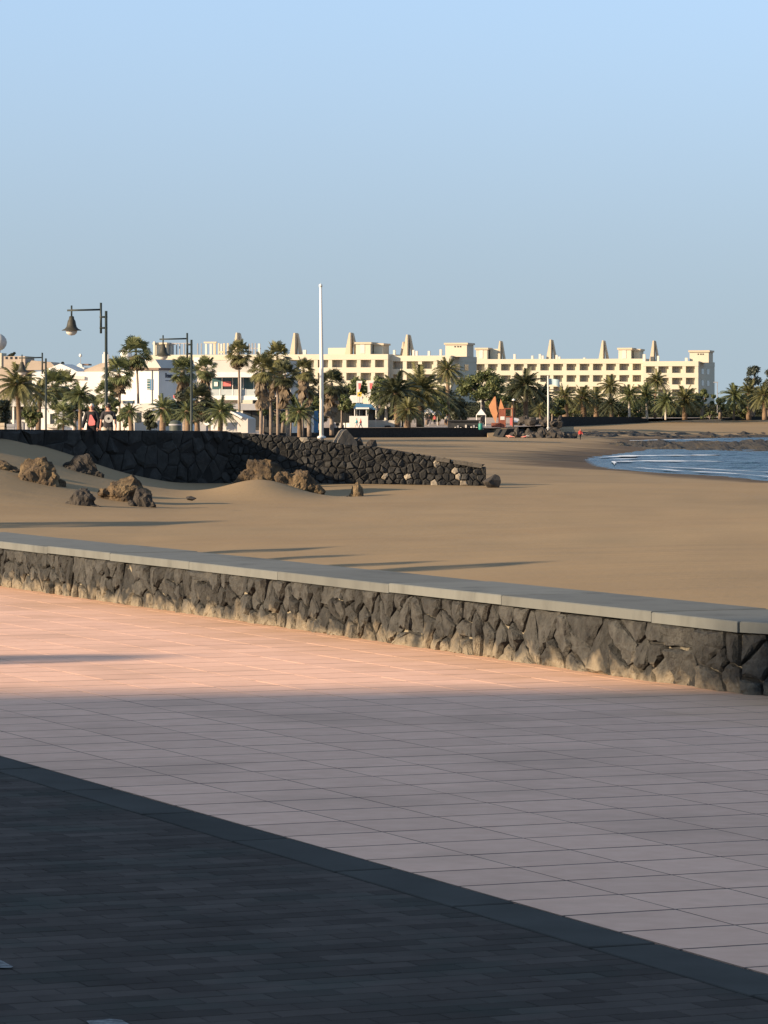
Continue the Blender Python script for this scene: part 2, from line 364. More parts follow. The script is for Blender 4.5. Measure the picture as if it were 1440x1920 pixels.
# water, ground and promenade sheets
def make_sea():
    v, f = [], []
    xs = [-40, 5] + [12 + i*.8 for i in range(100)] + [100, 130, 400, 4000]
    ys = [-300, 150, 220]; y = 235.0
    while y < 770: ys.append(y); y += .0042*y
    ys += [800, 900, 2000, 9000]
    for yy in ys:
        for xx in xs:
            inn = 235 <= yy < 770 and 12 <= xx <= 92
            z = 0; dp = -d_poly(xx, yy, WATER) if inn else 0
            if inn and dp > -3:
                w = noise.noise((xx*.045, yy*.02, 4))
                z = .26*math.sin(yy*.62 + xx*.18 + 4*w) * (.6+.6*noise.noise((xx*.08, yy*.03, 9))) + .10*noise.noise((xx*.22, yy*.16, 1)) + .06*noise.noise((xx*.6, yy*.4, 2))
                z *= max(.12, min(1, dp/14))
            v.append((xx, yy, SEA_Z + z))
    n = len(xs)
    for i in range(len(ys)-1):
        for k in range(n-1): f.append((i*n+k, i*n+k+1, (i+1)*n+k+1, (i+1)*n+k))
    mb = MB(); mb.v, mb.f = v, f
    tag(mb.build('sea', M['sea'], smooth=True), 'blue rippled sea along the beach', kind='structure')
make_sea()
mb = MB(); mb.add([(-6000, 862, -.62), (6000, 862, -.62), (6000, 1200, -.4), (6000, 9000, -.4), (-6000, 9000, -.4), (-6000, 1200, -.4)], [(0, 1, 2, 5), (5, 2, 3, 4)])
tag(mb.build('ground', M['ground']), 'dry ground under the hotel gardens', kind='structure')
def make_plateau():
    mb = MB(); ys = [44, 60, 80, 101, 112, 121, 130, 135, 140, 141.6, 160, 200, 250, 300, 400, 500, 615, 622, 631, 640, 660, 700, 760, 800, 830, 861.9]
    v, f = [], []
    for y in ys:
        v += [(-500, y, zplat(y)), (lerp_tab(XR, y), y, zplat(y))]
    for i in range(len(ys)-1): f.append((2*i, 2*i+1, 2*i+3, 2*i+2))
    mb.add(v, f)
    tag(mb.build('promenade', M['pavement']), 'pale promenade behind the dark beach wall', kind='structure')
make_plateau()

# ------------------------------------------------------------------ foreground paving
T = math.atan2(.39, .92)
EK = Vector((-math.sin(T), math.cos(T), 0)); EP = Vector((math.cos(T), math.sin(T), 0))
K0 = Vector((0, 13.26, 0))
def KP(k, p, z=0.0): return K0 + EK*k + EP*p + Vector((0, 0, z))
GROT = (0, 0, math.atan2(EP.y, EP.x))                     # local x = across (EP), local y = along (EK)
WALL_P = 5.05
def frame_px(k, p, z=0):
    w = KP(k, p, z)
    if w.y < 4: return None
    return CX + F*w.x/w.y, HZ + F*(EYE - w.z)/w.y
def sheet(name, p0, p1, k0, k1, z, m, label):
    mb = MB(); c = [KP(k0, p0, z), KP(k0, p1, z), KP(k1, p1, z), KP(k1, p0, z)]
    mb.add(c, [(0, 1, 2, 3)]); o = mb.build(name, m); return tag(o, label, kind='structure')
tiles_root = sheet('tile_pavement', 0.0, WALL_P + .35, -30, 33, -.0008, M['tile_bed'], 'pinkish square-tiled promenade between dark kerb and low stone wall')
tile_rest = sheet('pavement_margin', -60, -14.0, -60, 33.2, -.004, M['pavement'], 'plain paving on the land side of the promenade')
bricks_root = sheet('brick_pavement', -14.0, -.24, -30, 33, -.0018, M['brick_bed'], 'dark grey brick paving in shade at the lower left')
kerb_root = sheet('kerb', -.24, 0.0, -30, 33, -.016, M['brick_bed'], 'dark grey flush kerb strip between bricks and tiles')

def slab_mesh(name, lx, ly, h=.03, bev=.003, jitter=0.0):
    mb = MB(); a, b = lx/2, ly/2
    vs = []
    for (e, z) in ((0, -h), (0, -bev), (bev, 0)):
        vs += [(-a+e, -b+e, z), (a-e, -b+e, z), (a-e, b-e, z), (-a+e, b-e, z)]
    fs = [(0, 1, 5, 4), (1, 2, 6, 5), (2, 3, 7, 6), (3, 0, 4, 7), (4, 5, 9, 8), (5, 6, 10, 9), (6, 7, 11, 10), (7, 4, 8, 11), (8, 9, 10, 11)]
    mb.add(vs, fs); return mb.mesh(name)

def lay(root, name, me, cells, m, z_of, limit=300):
    """cells: (p, k). The ones that show largest become parts, the rest one joined part."""
    me.materials.append(m); seen, rest = [], []
    for p, k in cells:
        fp = frame_px(k, p)
        vis = fp and -60 < fp[0] < 1500 and 790 < fp[1] < 2000
        (seen if vis else rest).append((fp[1] if fp else 0, p, k))
    seen.sort(reverse=True)
    for i, (_, p, k) in enumerate(seen[:limit]):
        w = KP(k, p, z_of())
        link(name, me, None, root, loc=w, rot=(rnd.gauss(0, .0003), rnd.gauss(0, .0003), GROT[2] + rnd.gauss(0, .0015)))
    more = seen[limit:] + rest
    mb = MB(); base = [v.co.copy() for v in me.vertices]; pf = [tuple(p.vertices) for p in me.polygons]
    for _, p, k in more:
        off = Vector((0, 0, z_of())); o = KP(k, p)
        mb.add([o + EP*c.x + EK*c.y + Vector((0, 0, c.z)) + off for c in base], pf)
    if more: tag(mb.build(name + '_field', m, root), kind='stuff')

tm = slab_mesh('tile', .3925, .380, .02, .0006)
cells = []
for i in range(13):
    for j in range(-26, 80):
        p = .2 + i*.4
        if p > WALL_P + .2: continue
        cells.append((p, -.04 + j*.4))
lay(tiles_root, 'tile', tm, cells, M['tile'], lambda: rnd.uniform(-.0003, .0004))
bm_ = slab_mesh('brick', .1965, .093, .02, .0018)
HALF = lambda j: j % 2 == 1
cells = []
for j in range(-70, 130):
    off = .1*(j % 2)
    for i in range(0, 34):
        p = -.3405 - i*.2 - off
        fp = frame_px(j*.1, p)
        if fp and -500 < fp[0] < 1900 and fp[1] < 2300: cells.append((p, j*.1))
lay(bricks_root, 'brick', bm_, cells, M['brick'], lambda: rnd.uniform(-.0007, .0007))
# half bricks close every second row against the kerb
hb = slab_mesh('half_brick', .0965, .093, .02, .0018)
hb.materials.append(M['brick'])
for j in range(-70, 100):
    fp = frame_px(j*.1, -.29)
    if HALF(j) and fp and -60 < fp[0] < 1500 and fp[1] < 2000: link('half_brick', hb, None, bricks_root, loc=KP(j*.1, -.2905, 0), rot=GROT)
km = slab_mesh('kerb_slab', .222, .972, .03, .003); km.materials.append(M['kerb'])
for j in range(-8, 30):
    link('kerb_slab', km, None, kerb_root, loc=KP(.4 + j*1.0, -.115, rnd.uniform(-.001, .003)), rot=(0, rnd.gauss(0, .002), GROT[2]))
# worn paint left on the bricks
def paint_patch(pts):
    mb = MB(); vs = []
    for x, y in pts:
        Y = F*(EYE - .005)/(y - HZ); vs.append((PX(x, Y), Y, .005))
    mb.add(vs, [tuple(range(len(vs)))])
    mb.build('paint_mark', M['paint'], bricks_root)
paint_patch([(-40, 1828), (-40, 1792), (2, 1800), (14, 1807), (25, 1812), (20, 1815), (-5, 1814)])
paint_patch([(162, 1914), (205, 1910), (228, 1912), (248, 1923), (255, 1945), (190, 1945)])
# ------------------------------------------------------------------ stone walls
def clip_half(poly, nx, ny, c):
    out = []
    for i in range(len(poly)):
        a, b = poly[i-1], poly[i]
        da = a[0]*nx + a[1]*ny - c; db = b[0]*nx + b[1]*ny - c
        if (da <= 0) != (db <= 0):
            t = da/(da-db); out.append((a[0]+(b[0]-a[0])*t, a[1]+(b[1]-a[1])*t))
        if db <= 0: out.append(b)
    return out
def voronoi(pts, bound, sx=1.0, reach=3.0):
    cells = []
    for i, p in enumerate(pts):
        poly = list(bound)
        for j, q in enumerate(pts):
            if i == j or abs(q[0]-p[0]) > reach or abs(q[1]-p[1]) > reach: continue
            nx, ny = (q[0]-p[0]), (q[1]-p[1])
            poly = clip_half(poly, nx, ny, ((q[0]**2 - p[0]**2) + (q[1]**2 - p[1]**2))/2)
            if len(poly) < 3: break
        if len(poly) >= 3: cells.append(poly)
    return cells
def stone_mesh(poly, r, gap=.012, bulge=.05, rough=.012, back=.08, tilt=.14, smooth=False):
    """local: x along the wall, z up, -y out of the wall; about the cell's centre"""
    cx = sum(p[0] for p in poly)/len(poly); cz = sum(p[1] for p in poly)/len(poly)
    ring = []
    for i in range(len(poly)):
        a, b = poly[i], poly[(i+1) % len(poly)]
        L = math.hypot(b[0]-a[0], b[1]-a[1])
        n = (1 if L < .07 else 2) if smooth is not None else max(1, min(5, int(L/.035)))
        for k in range(n):
            t = k/n; ring.append((a[0]+(b[0]-a[0])*t - cx, a[1]+(b[1]-a[1])*t - cz))
    rr = []
    for (x, z) in ring:
        d = math.hypot(x, z) or 1; s_ = max(.55, (d-gap)/d)*(1 + (r.uniform(-.05, .02) if smooth is not None else r.uniform(-.10, .035))); rr.append((x*s_, z*s_))
    n = len(rr); size = max(math.hypot(*p) for p in rr)
    tx, tz = r.gauss(0, tilt), r.gauss(0, tilt)
    bl = bulge * r.uniform(.5, 1.25)
    vs = [(x, back, z) for x, z in rr]
    vs += [(x*.97, -bl*.25 + r.uniform(-rough, rough)*.6 + tx*x*.4 + tz*z*.4, z*.97) for x, z in rr]
    kf = .80 if smooth is None else .70
    vs += [(x*kf + r.uniform(-rough, rough), -bl*.85 + r.uniform(-rough, rough) + tx*x + tz*z, z*kf + r.uniform(-rough, rough)) for x, z in rr]
    vs += [(r.uniform(-.2, .2)*size*.3, -bl*1.05 + r.uniform(-rough, rough), r.uniform(-.2, .2)*size*.3)]
    fs = []
    for L in (0, 1):
        for i in range(n): fs.append((L*n+i, L*n+(i+1) % n, (L+1)*n+(i+1) % n, (L+1)*n+i))
    for i in range(n): fs.append((2*n+i, 2*n+(i+1) % n, 3*n))
    mb = MB(); mb.add(vs, fs)
    return mb.mesh('stone', bool(smooth)), cx, cz

def wall_segment(root, a, b, zb, zt, m, spacing, r, thick, core, zfun=None, gap=.012, bulge=.05, pale=None, fine=False):
    """stones on the face from a to b (world XY); the face looks to the right-hand side of a->b ; zfun(u) gives the top"""
    a = Vector((*a, 0)); b = Vector((*b, 0)); L = (b-a).length; d = (b-a)/L
    ang = math.atan2(d.y, d.x)
    nrm = Vector((d.y, -d.x, 0))
    pts = []
    nx = max(1, int(L/spacing[0])); nz = max(1, round((zt-zb)/spacing[1]))
    for i in range(nx):
        for k in range(nz):
            if r.random() < (.24 if fine else .12) and nz > 1: continue
            pts.append(((i+.5*(k % 2)+.25+r.uniform(-.36, .36))*L/nx, zb+(k+.5+r.uniform(-.36, .36))*(zt-zb)/nz))
    cells = voronoi(pts, [(0, zb), (L, zb), (L, zt), (0, zt)], reach=spacing[0]*4)
    for c in cells:
        if zfun:
            for s_ in range(8):
                u0, u1 = L*s_/8, L*(s_+1)/8
            cxm = sum(p[0] for p in c)/len(c)
            c = clip_half(c, 0, 1, zfun(cxm/L))
            if len(c) < 3: continue
        ar = abs(sum(c[i-1][0]*c[i][1]-c[i][0]*c[i-1][1] for i in range(len(c))))/2
        if ar < .004: continue
        me, cx, cz = stone_mesh(c, r, gap, bulge, .0075, .08, .10, None) if fine else stone_mesh(c, r, gap, bulge)
        w = a + d*cx + Vector((0, 0, cz))
        mm = m
        if pale and r.random() < pale[1](cx/L): mm = pale[0]
        link('stone', me, mm, root, loc=w, rot=(0, 0, ang))
    # core behind the stones
    mb = MB(); N = 16
    prof = [(i/N, (zfun(i/N) if zfun else zt)) for i in range(N+1)]
    poly = [(0, zb-.6), (L, zb-.6)] + [(u*L, z-.02) for u, z in reversed(prof)]
    mb.prism(poly, .014, thick)
    mb.build('wall_core', core, root, loc=a, rot=(0, 0, ang), fix=True)

# low wall along the tiles
r1 = random.Random(3)
wall = thing('low_stone_wall', 'low lava stone wall with pale concrete coping beside the pink tiles', 'wall')
WB = Vector((2.0, 21.2, 0)); WA = Vector((-12.0, 21.2 + 14.0/.39*.92, 0)); WC = WB + Vector((.70, -.71, 0))*2.6
DW = (WB - WA).normalized()
TOPW = .345
vis0 = WB - DW*16.2
wall_segment(wall, (vis0.x, vis0.y), (WB.x, WB.y), -.02, TOPW, M['lava'], (.185, .13), r1, .5, M['mortar'], gap=.006, bulge=.034, fine=True)
wall_segment(wall, (WB.x, WB.y), (WC.x, WC.y), -.02, TOPW, M['lava'], (.18, .13), r1, .5, M['mortar'], gap=.009, bulge=.035, fine=True)
WD = WC + (WC-WB).normalized()*6.0
wall_segment(wall, (WC.x, WC.y), (WD.x, WD.y), -.02, TOPW, M['lava'], (.42, .17), r1, .5, M['mortar'], gap=.008, bulge=.04)
def coping(root, a, b, length, z, th, over, width, m, r):
    L = (b-a).length; d = (b-a)/L; ang = math.atan2(d.y, d.x); u = 0
    while u < L - .2:
        l_ = min(length*r.uniform(.85, 1.15), L-u); 
        if L-u-l_ < .3: l_ = L-u
        mb = MB(); x0, x1 = .003, l_-.003; e = .006
        ring = lambda ee, z_: [(x0+ee, -over+ee, z_), (x1-ee, -over+ee, z_), (x1-ee, width-ee, z_), (x0+ee, width-ee, z_)]
        vs = ring(0, 0) + ring(0, th-e) + ring(e, th)
        fs = [(3, 2, 1, 0)] + [(q*4+i, q*4+(i+1) % 4, q*4+4+(i+1) % 4, q*4+4+i) for q in (0, 1) for i in range(4)] + [(8, 9, 10, 11)]
        mb.add(vs, fs)
        mb.build('coping_slab', m, root, loc=a + d*u + Vector((0, 0, z + r.uniform(-.002, .002))), rot=(r.gauss(0, .002), r.gauss(0, .0015), ang))
        u += l_
coping(wall, vis0, WB + DW*.012, 1.9, TOPW, .062, .03, .74, M['coping'], r1)
coping(wall, WB + (WC-WB).normalized()*.012, WD, 1.9, TOPW - .0015, .062, .03, .74, M['coping'], r1)

# dark retaining wall across the beach
r2 = random.Random(11)
C2 = Vector((-5.75, 140.0, 0)); A2 = Vector((-13.9, 129.13, 0)); E2 = Vector((3.78, 140.2, 0))
bw = thing('beach_wall', 'tall dark lava stone retaining wall sloping down onto the sand', 'wall')
def top2(u):
    x = 430 + u*480
    y = lerp_tab([(430, 808), (600, 821), (630, 829), (700, 836), (765, 847), (900, 869), (910, 876)], x)
    return PZ(y, 141.3)
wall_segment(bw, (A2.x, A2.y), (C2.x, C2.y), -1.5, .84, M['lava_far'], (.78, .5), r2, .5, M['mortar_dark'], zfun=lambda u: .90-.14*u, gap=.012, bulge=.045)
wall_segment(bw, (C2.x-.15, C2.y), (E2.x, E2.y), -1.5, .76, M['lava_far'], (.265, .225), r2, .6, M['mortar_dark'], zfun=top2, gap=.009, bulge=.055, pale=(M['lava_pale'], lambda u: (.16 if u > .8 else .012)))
mb = MB(); mb.box(0, 1.35, -.06, .5, 0, .09)
cp = mb.build('coping_slab', M['lava_far'], bw, loc=(PX(706, 141.9), 141.6, PZ(842, 141.9)), rot=(0, math.atan2(10, 58), .2))
mb = MB()
for i, u in enumerate((.83, .90, .955)):
    c = C2.lerp(E2, u); z = top2(u+.01)-.12
    MB().box(-.26, .26, -.10, .42, -.02, .13).build('coping_slab', M['rock_grey'], bw, loc=(c.x, c.y, z), rot=(0, .14, math.atan2(.2, 9.55)))
# off to the left the retaining wall carries on towards the camera
mb = MB(); pa = Vector((-31.7, 101, 0)); 
L0 = (A2-pa).length
mb.prism([(0, -2.2), (L0-.05, -2.2), (L0-.05, .88), (0, .88)], .0, .5)
dd = (A2-pa).normalized()
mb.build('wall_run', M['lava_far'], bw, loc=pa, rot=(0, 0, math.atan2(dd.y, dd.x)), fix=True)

# far dark wall below the restaurant, and the ramp beside it
fw = thing('far_beach_wall', 'long low black stone wall below the white beach restaurant', 'wall')
a, b = Vector((-21.5, 614.5, 0)), Vector((18.3, 640, 0)); Lf = (b-a).length; df = (b-a)/Lf
mb = MB(); mb.prism([(0, -5), (Lf+3.2, -5), (Lf+3.2, -3.6), (Lf-1.0, -1.85), (Lf-2, -1.72), (0, -1.62)], 0, .8)
mb.build('wall_face', M['lava_far'], fw, loc=a, rot=(0, 0, math.atan2(df.y, df.x)), fix=True)
r4 = random.Random(5)
def rock_mesh(name, sx, sy, sz, seed, sub=3, amp=.34, freq=1.5, flat=0.0, smooth=True):
    bm = bmesh.new(); bmesh.ops.create_icosphere(bm, subdivisions=sub, radius=1)
    o = Vector((seed*7.3, seed*3.1, seed*1.7))
    for v in bm.verts:
        p = v.co.copy(); n1 = noise.noise(p*freq + o); n2 = noise.noise(p*freq*2.7 + o*2); n3 = noise.noise(p*freq*6 + o)
        cell = noise.voronoi(p*freq*1.3 + o)[0]; f1 = cell[1]-cell[0]
        s_ = 1 + amp*(n1*1.1 + n2*.55 + n3*.3) + amp*.5*(f1-.3)
        q = p*s_
        if flat and q.z > .35: q.z = .35 + (q.z-.35)*(1-flat)
        v.co = Vector((q.x*sx, q.y*sy, q.z*sz))
    me = bpy.data.meshes.new(name); bm.to_mesh(me); bm.free()
    if smooth:
        for p in me.polygons: p.use_smooth = True
    return me
def boulder_mesh(name, seed, cuts=14):
    """angular quarry stone: a ball trimmed by random planes"""
    rr = random.Random(seed); bm = bmesh.new(); bmesh.ops.create_icosphere(bm, subdivisions=2, radius=1.25)
    for i in range(cuts):
        n = Vector((rr.gauss(0, 1), rr.gauss(0, 1), rr.gauss(0, 1))).normalized(); d = rr.uniform(.68, .98)
        bmesh.ops.bisect_plane(bm, geom=bm.verts[:]+bm.edges[:]+bm.faces[:], plane_co=n*d, plane_no=n, clear_outer=True)
        e = [x for x in bm.edges if x.is_boundary]
        if e: bmesh.ops.contextual_create(bm, geom=e)
    bmesh.ops.triangulate(bm, faces=bm.faces); 
    for v in bm.verts: v.co += Vector((rr.uniform(-.03, .03), rr.uniform(-.03, .03), rr.uniform(-.03, .03)))
    bmesh.ops.recalc_face_normals(bm, faces=bm.faces)
    me = bpy.data.meshes.new(name); bm.to_mesh(me); bm.free(); return me

# ------------------------------------------------------------------ rocks on the sand
def crag_mesh(name, w, d, h, seed, lean=0.0):
    """outcrop of several fused blocks, each trimmed by planes, then broken up by noise; its foot runs under the sand"""
    r = random.Random(seed); bm = bmesh.new()
    parts = [(lean, 0, .66, 1.0)] + [(r.uniform(-.62, .62), r.uniform(-.35, .15), r.uniform(.34, .55), r.uniform(.35, .78)) for _ in range(5)] + [(.70, -.2, .34, .28), (-.72, -.2, .34, .3)]
    for q, (px_, py_, rr_, hh) in enumerate(parts):
        me = boulder_mesh('tmp', seed*17 + q, 13)
        b2 = bmesh.new(); b2.from_mesh(me); bpy.data.meshes.remove(me)
        bmesh.ops.subdivide_edges(b2, edges=b2.edges[:], cuts=3, use_grid_fill=True)
        rot = Matrix.Rotation(r.uniform(0, 6.28), 3, 'Z')
        for v in b2.verts:
            c = rot @ v.co
            v.co = Vector(((px_ + c.x*rr_)*w, (py_ + c.y*rr_)*d, c.z*hh*h*.95))
        t2 = bpy.data.meshes.new('tmp2'); b2.to_mesh(t2); b2.free(); bm.from_mesh(t2); bpy.data.meshes.remove(t2)
    bm.normal_update(); sz = min(w, h)
    for v in bm.verts:
        p = v.co/sz; o = Vector((seed*2.3, seed, 0))
        n1 = noise.fractal(p*1.6 + o, 1.0, 2.0, 3); n2 = 1 - abs(noise.noise(p*4.0 + o))*2; n3 = noise.noise(p*10 + o)
        v.co += (v.normal + Vector((0, 0, .2)))*sz*(.13*n1 + .055*n2 + .035*n3)
    me = bpy.data.meshes.new(name); bm.to_mesh(me); bm.free(); return me
def px_rock(x0, x1, y0, y1, Y, m, label, seed, deep=1.0, name='rock', lean=0.0, low=1.0):
    w = S(x1-x0, Y)/2; zt = PZ(y0, Y); zb = zsand(PX((x0+x1)/2, Y), Y)-.1; h = max(zt-zb, .35)*low
    me = crag_mesh(name, w, w*deep, h, seed, lean)
    zm = max(v.co.z for v in me.vertices)
    o = link(name, me, m, None, loc=(PX((x0+x1)/2, Y), Y, zt-zm))
    return tag(o, label, 'rock')
px_rock(16, 122, 856, 925, 119.5, M['rock_tan'], 'large jagged tan rock standing in the sand at left', 1, .8, lean=-.05)
px_rock(-60, 36, 862, 900, 120.5, M['rock_tan'], 'low broken tan rock at the left edge, beside the large rock', 2, .7)
px_rock(126, 210, 914, 940, 114, M['rock_dark'], 'line of small dark stones trailing from the tan rock', 4, .5, lean=-.3)
px_rock(108, 192, 850, 878, 126, M['rock_dark'], 'flat dark rock in shade under the beach wall', 21, .5, lean=.2)
px_rock(184, 284, 890, 922, 118, M['rock_tan'], 'rounded tan rock half buried in sand, right of the large one', 33, .8, lean=-.1, low=.62)
px_rock(240, 290, 914, 930, 115.6, M['rock_dark'], 'dark rubble at the foot of the rounded tan rock', 41, .6, low=.7)
px_rock(440, 552, 860, 912, 129, M['rock_tan'], 'tall brown rock in front of the shaded beach wall', 7, .6, lean=.1)
px_rock(516, 608, 880, 922, 128, M['rock_tan'], 'craggy brown rock touching the tall brown rock', 8, .6)
px_rock(646, 694, 903, 922, 130, M['rock_tan'], 'small brown rock alone below the stone wall', 9, .8)
def px_boulder(x0, x1, y0, y1, Y, m, label, seed, name='boulder', cat='rock', group=None):
    me = boulder_mesh(name, seed); w = S(x1-x0, Y)
    xs = [v.co.x for v in me.vertices]; zs = [v.co.z for v in me.vertices]; h = S(y1-y0, Y)*1.12
    for v in me.vertices: v.co = Vector((v.co.x*w/(max(xs)-min(xs)), v.co.y*w/(max(xs)-min(xs))*.9, v.co.z*h/(max(zs)-min(zs))))
    zm = max(v.co.z for v in me.vertices)
    o = link(name, me, m, None, loc=(PX((x0+x1)/2, Y), Y, PZ(y0, Y)-zm)); return tag(o, label, cat, group)
px_boulder(905, 940, 889, 917, 138.5, M['rock_dark'], 'dark brown boulder at the lower end of the stone wall', 4)
me = MB(); me.prism([(-.40, -.35), (.44, -.4), (.40, .0), (.20, .24), (.0, .46), (-.12, .40), (-.34, .05)], -.25, .32)
o = me.build('boulder', M['rock_grey'], None, fix=True, loc=(PX(646, 142.2), 142.2, PZ(828, 142.2)), rot=(0, 0, .35)); tag(o, 'pointed grey boulder on top of the stone wall by the white pole', 'rock')
px_boulder(658, 682, 820, 836, 142.3, M['rock_dark'], 'small dark boulder on the wall right of the pointed one', 6)
px_boulder(686, 708, 824, 840, 142.4, M['rock_dark'], 'small grey boulder on the wall, last before the slab', 9)
px_boulder(348, 368, 930, 938, 112, M['rock_dark'], 'little dark stone lying on open sand near the rocks', 12, name='stone')

# breakwater of boulders
bms = [boulder_mesh('boulder', 40+i) for i in range(6)]
for q in bms: q.materials.append(M['rock_dark'])
r5 = random.Random(8)
for i in range(96):
    t = r5.random(); x = 955 + 122*t; Y = 626 + r5.uniform(-4, 9)
    top = lerp_tab([(955, 801), (1000, 806), (1035, 802), (1050, 808), (1077, 819)], x); base = lerp_tab([(955, 823), (1080, 830)], x)
    y = base + (top-base)*(.9*r5.random()); s_ = r5.uniform(.4, .85)
    Y += (base-y)/22*5
    o = link('boulder', bms[i % 6], None, None, loc=(PX(x, Y), Y, PZ(y, Y)-.3), rot=(r5.uniform(0, 6), r5.uniform(0, 6), r5.uniform(0, 6)), scale=(s_*1.1, s_, s_*.85))
    tag(o, 'dark boulder heaped in the breakwater below the thin white pole', 'rock', 'breakwater boulders')
for i in range(46):
    x = r5.uniform(962, 1050); Y = r5.uniform(690, 730); y = r5.uniform(783, 799) - (x-962)*.02; s_ = r5.uniform(.4, .8)
    o = link('boulder', bms[(i+3) % 6], None, None, loc=(PX(x, Y), Y, PZ(y, Y)-.3), rot=(r5.uniform(0, 6), r5.uniform(0, 6), r5.uniform(0, 6)), scale=s_)
    tag(o, 'grey brown boulder on the bank behind the breakwater', 'rock', 'bank boulders')

# reef between the two pools of water and the rocky far shore
def strip_land(name, pts, width_fun, m, label, seed, hfun, kind='stuff', nx=200, ny=26, base=lambda X, Y: SEA_Z):
    mb = MB(); v, f = [], []
    for i in range(nx+1):
        t = i/nx; X, Y = pts(t); wd = width_fun(t)
        for k in range(ny+1):
            s_ = k/ny*2-1; e = 1-abs(s_)**2.5
            n = noise.fractal((X*.35+seed, (Y+s_*wd)*.09, seed), 1.0, 2.0, 5)
            n2 = noise.noise((X*.07+seed, (Y+s_*wd)*.03, seed*2))
            z = base(X, Y+s_*wd) - .45 + e*(hfun(t) + n*.8 + n2*.55)
            v.append((X, Y+s_*wd, z))
    w = ny+1
    for i in range(nx):
        for k in range(ny): f.append((i*w+k, (i+1)*w+k, (i+1)*w+k+1, i*w+k+1))
    mb.add(v, f); o = mb.build(name, m, None); tag(o, label, kind=kind)
strip_land('reef', lambda t: (33 + 75*t, 566 - 20*t), lambda t: 20 + 78*min(1, t*5), M['reef'], 'dark rocky reef lying in the water off the beach', 3, lambda t: .75 + .25*min(1, t*3))
strip_land('rocky_shore', lambda t: (34 + 120*t, 706 + 60*min(1, t*2.2)), lambda t: 30, M['reef'], 'dark wet rock edge along the far side of the water', 9, lambda t: .45, base=lambda X, Y: max(zsand(X, Y), SEA_Z-.3))

# foam lines on the water
def foam(pts, w0, seed, label, dz=.16):
    mb = MB(); v, f = [], []; n = 90
    for i in range(n+1):
        t = i/n*(len(pts)-1); a = min(int(t), len(pts)-2); u = t-a
        X = pts[a][0]*(1-u)+pts[a+1][0]*u; Y = pts[a][1]*(1-u)+pts[a+1][1]*u
        w = w0*max(.03, .5+noise.noise((X*.5+seed, Y*.1, seed)))*min(1, 6*i/n, 6*(n-i)/n) + .02
        Y += noise.noise((X*.35, seed, 1))*2.0
        v += [(X, Y-w, SEA_Z+dz), (X, Y+w, SEA_Z+dz)]
    for i in range(n): f.append((2*i, 2*i+2, 2*i+3, 2*i+1))
    mb.add(v, f); tag(mb.build('foam', M['foam']), label, kind='stuff')
foam([(37.0, 280), (32.8, 300), (30.4, 326), (26.2, 345), (23.2, 364)], 3.0, 1, 'white foam where the waves reach the near sand')
foam([(23.0, 378), (24.3, 400), (28, 405), (36, 402)], 4.6, 2, 'thin white wave breaking in the corner of the bay')
foam([(24.4, 432), (28, 446), (33, 452), (41, 455)], 5.0, 3, 'pale foam line at the head of the bay')
foam([(26.5, 366), (30, 350), (33, 338), (37, 320)], 3.0, 4, 'second foam ripple beside the near sand')
foam([(24, 416), (28, 424), (31, 428)], 3.0, 7, 'short foam streak in the corner of the bay')
foam([(45, 668), (52, 676), (60, 680)], 5, 5, 'white surf on the far pool behind the reef')
foam([(36, 640), (40, 655), (46, 662)], 4, 6, 'white surf at the left end of the far pool')

# ------------------------------------------------------------------ poles and lamps
def pole(x, y0, y1, Y, r, label, flag=False):
    X = PX(x, Y); zb = PZ(y1, Y); zt = PZ(y0, Y); h = zt-zb
    t = thing('flag_pole', label, 'pole', (X, Y, zb))
    MB().tube([(0, 0, -.3), (0, 0, h*.5), (-.02*h*.3, 0, h)], [r, r*.85, r*.55], 12).build('pole', M['white'], t, True)
    MB().lathe([(0, 0), (r*1.9, 0), (r*1.9, .06), (r*1.1, .10), (0, .10)], n=12).build('base_plate', M['white'], t, True)
    MB().lathe([(0, 0), (r*.75, .0), (r*.75, r), (0, r*1.5)], (-.02*h*.3, 0, h), 10).build('cap', M['white'], t, True)
    if flag:
        mb = MB(); v = []; 
        for i in range(9):
            u = i/8; yy = math.sin(u*6)*.18
            v += [(.08+u*1.8, yy, h-.2-u*.25), (.08+u*1.8, yy+.03, h-1.3-u*.3+.15*math.sin(u*4))]
        mb.add(v, [(2*i, 2*i+1, 2*i+3, 2*i+2) for i in range(8)]); mb.build('flag', M['flag'], t, True)
pole(603, 538, 822, 141.9, .085, 'tall white pole rising from the top of the beach wall')
pole(1028, 707, 803, 627, .17, 'distant white pole with a pale blue flag on the breakwater', True)

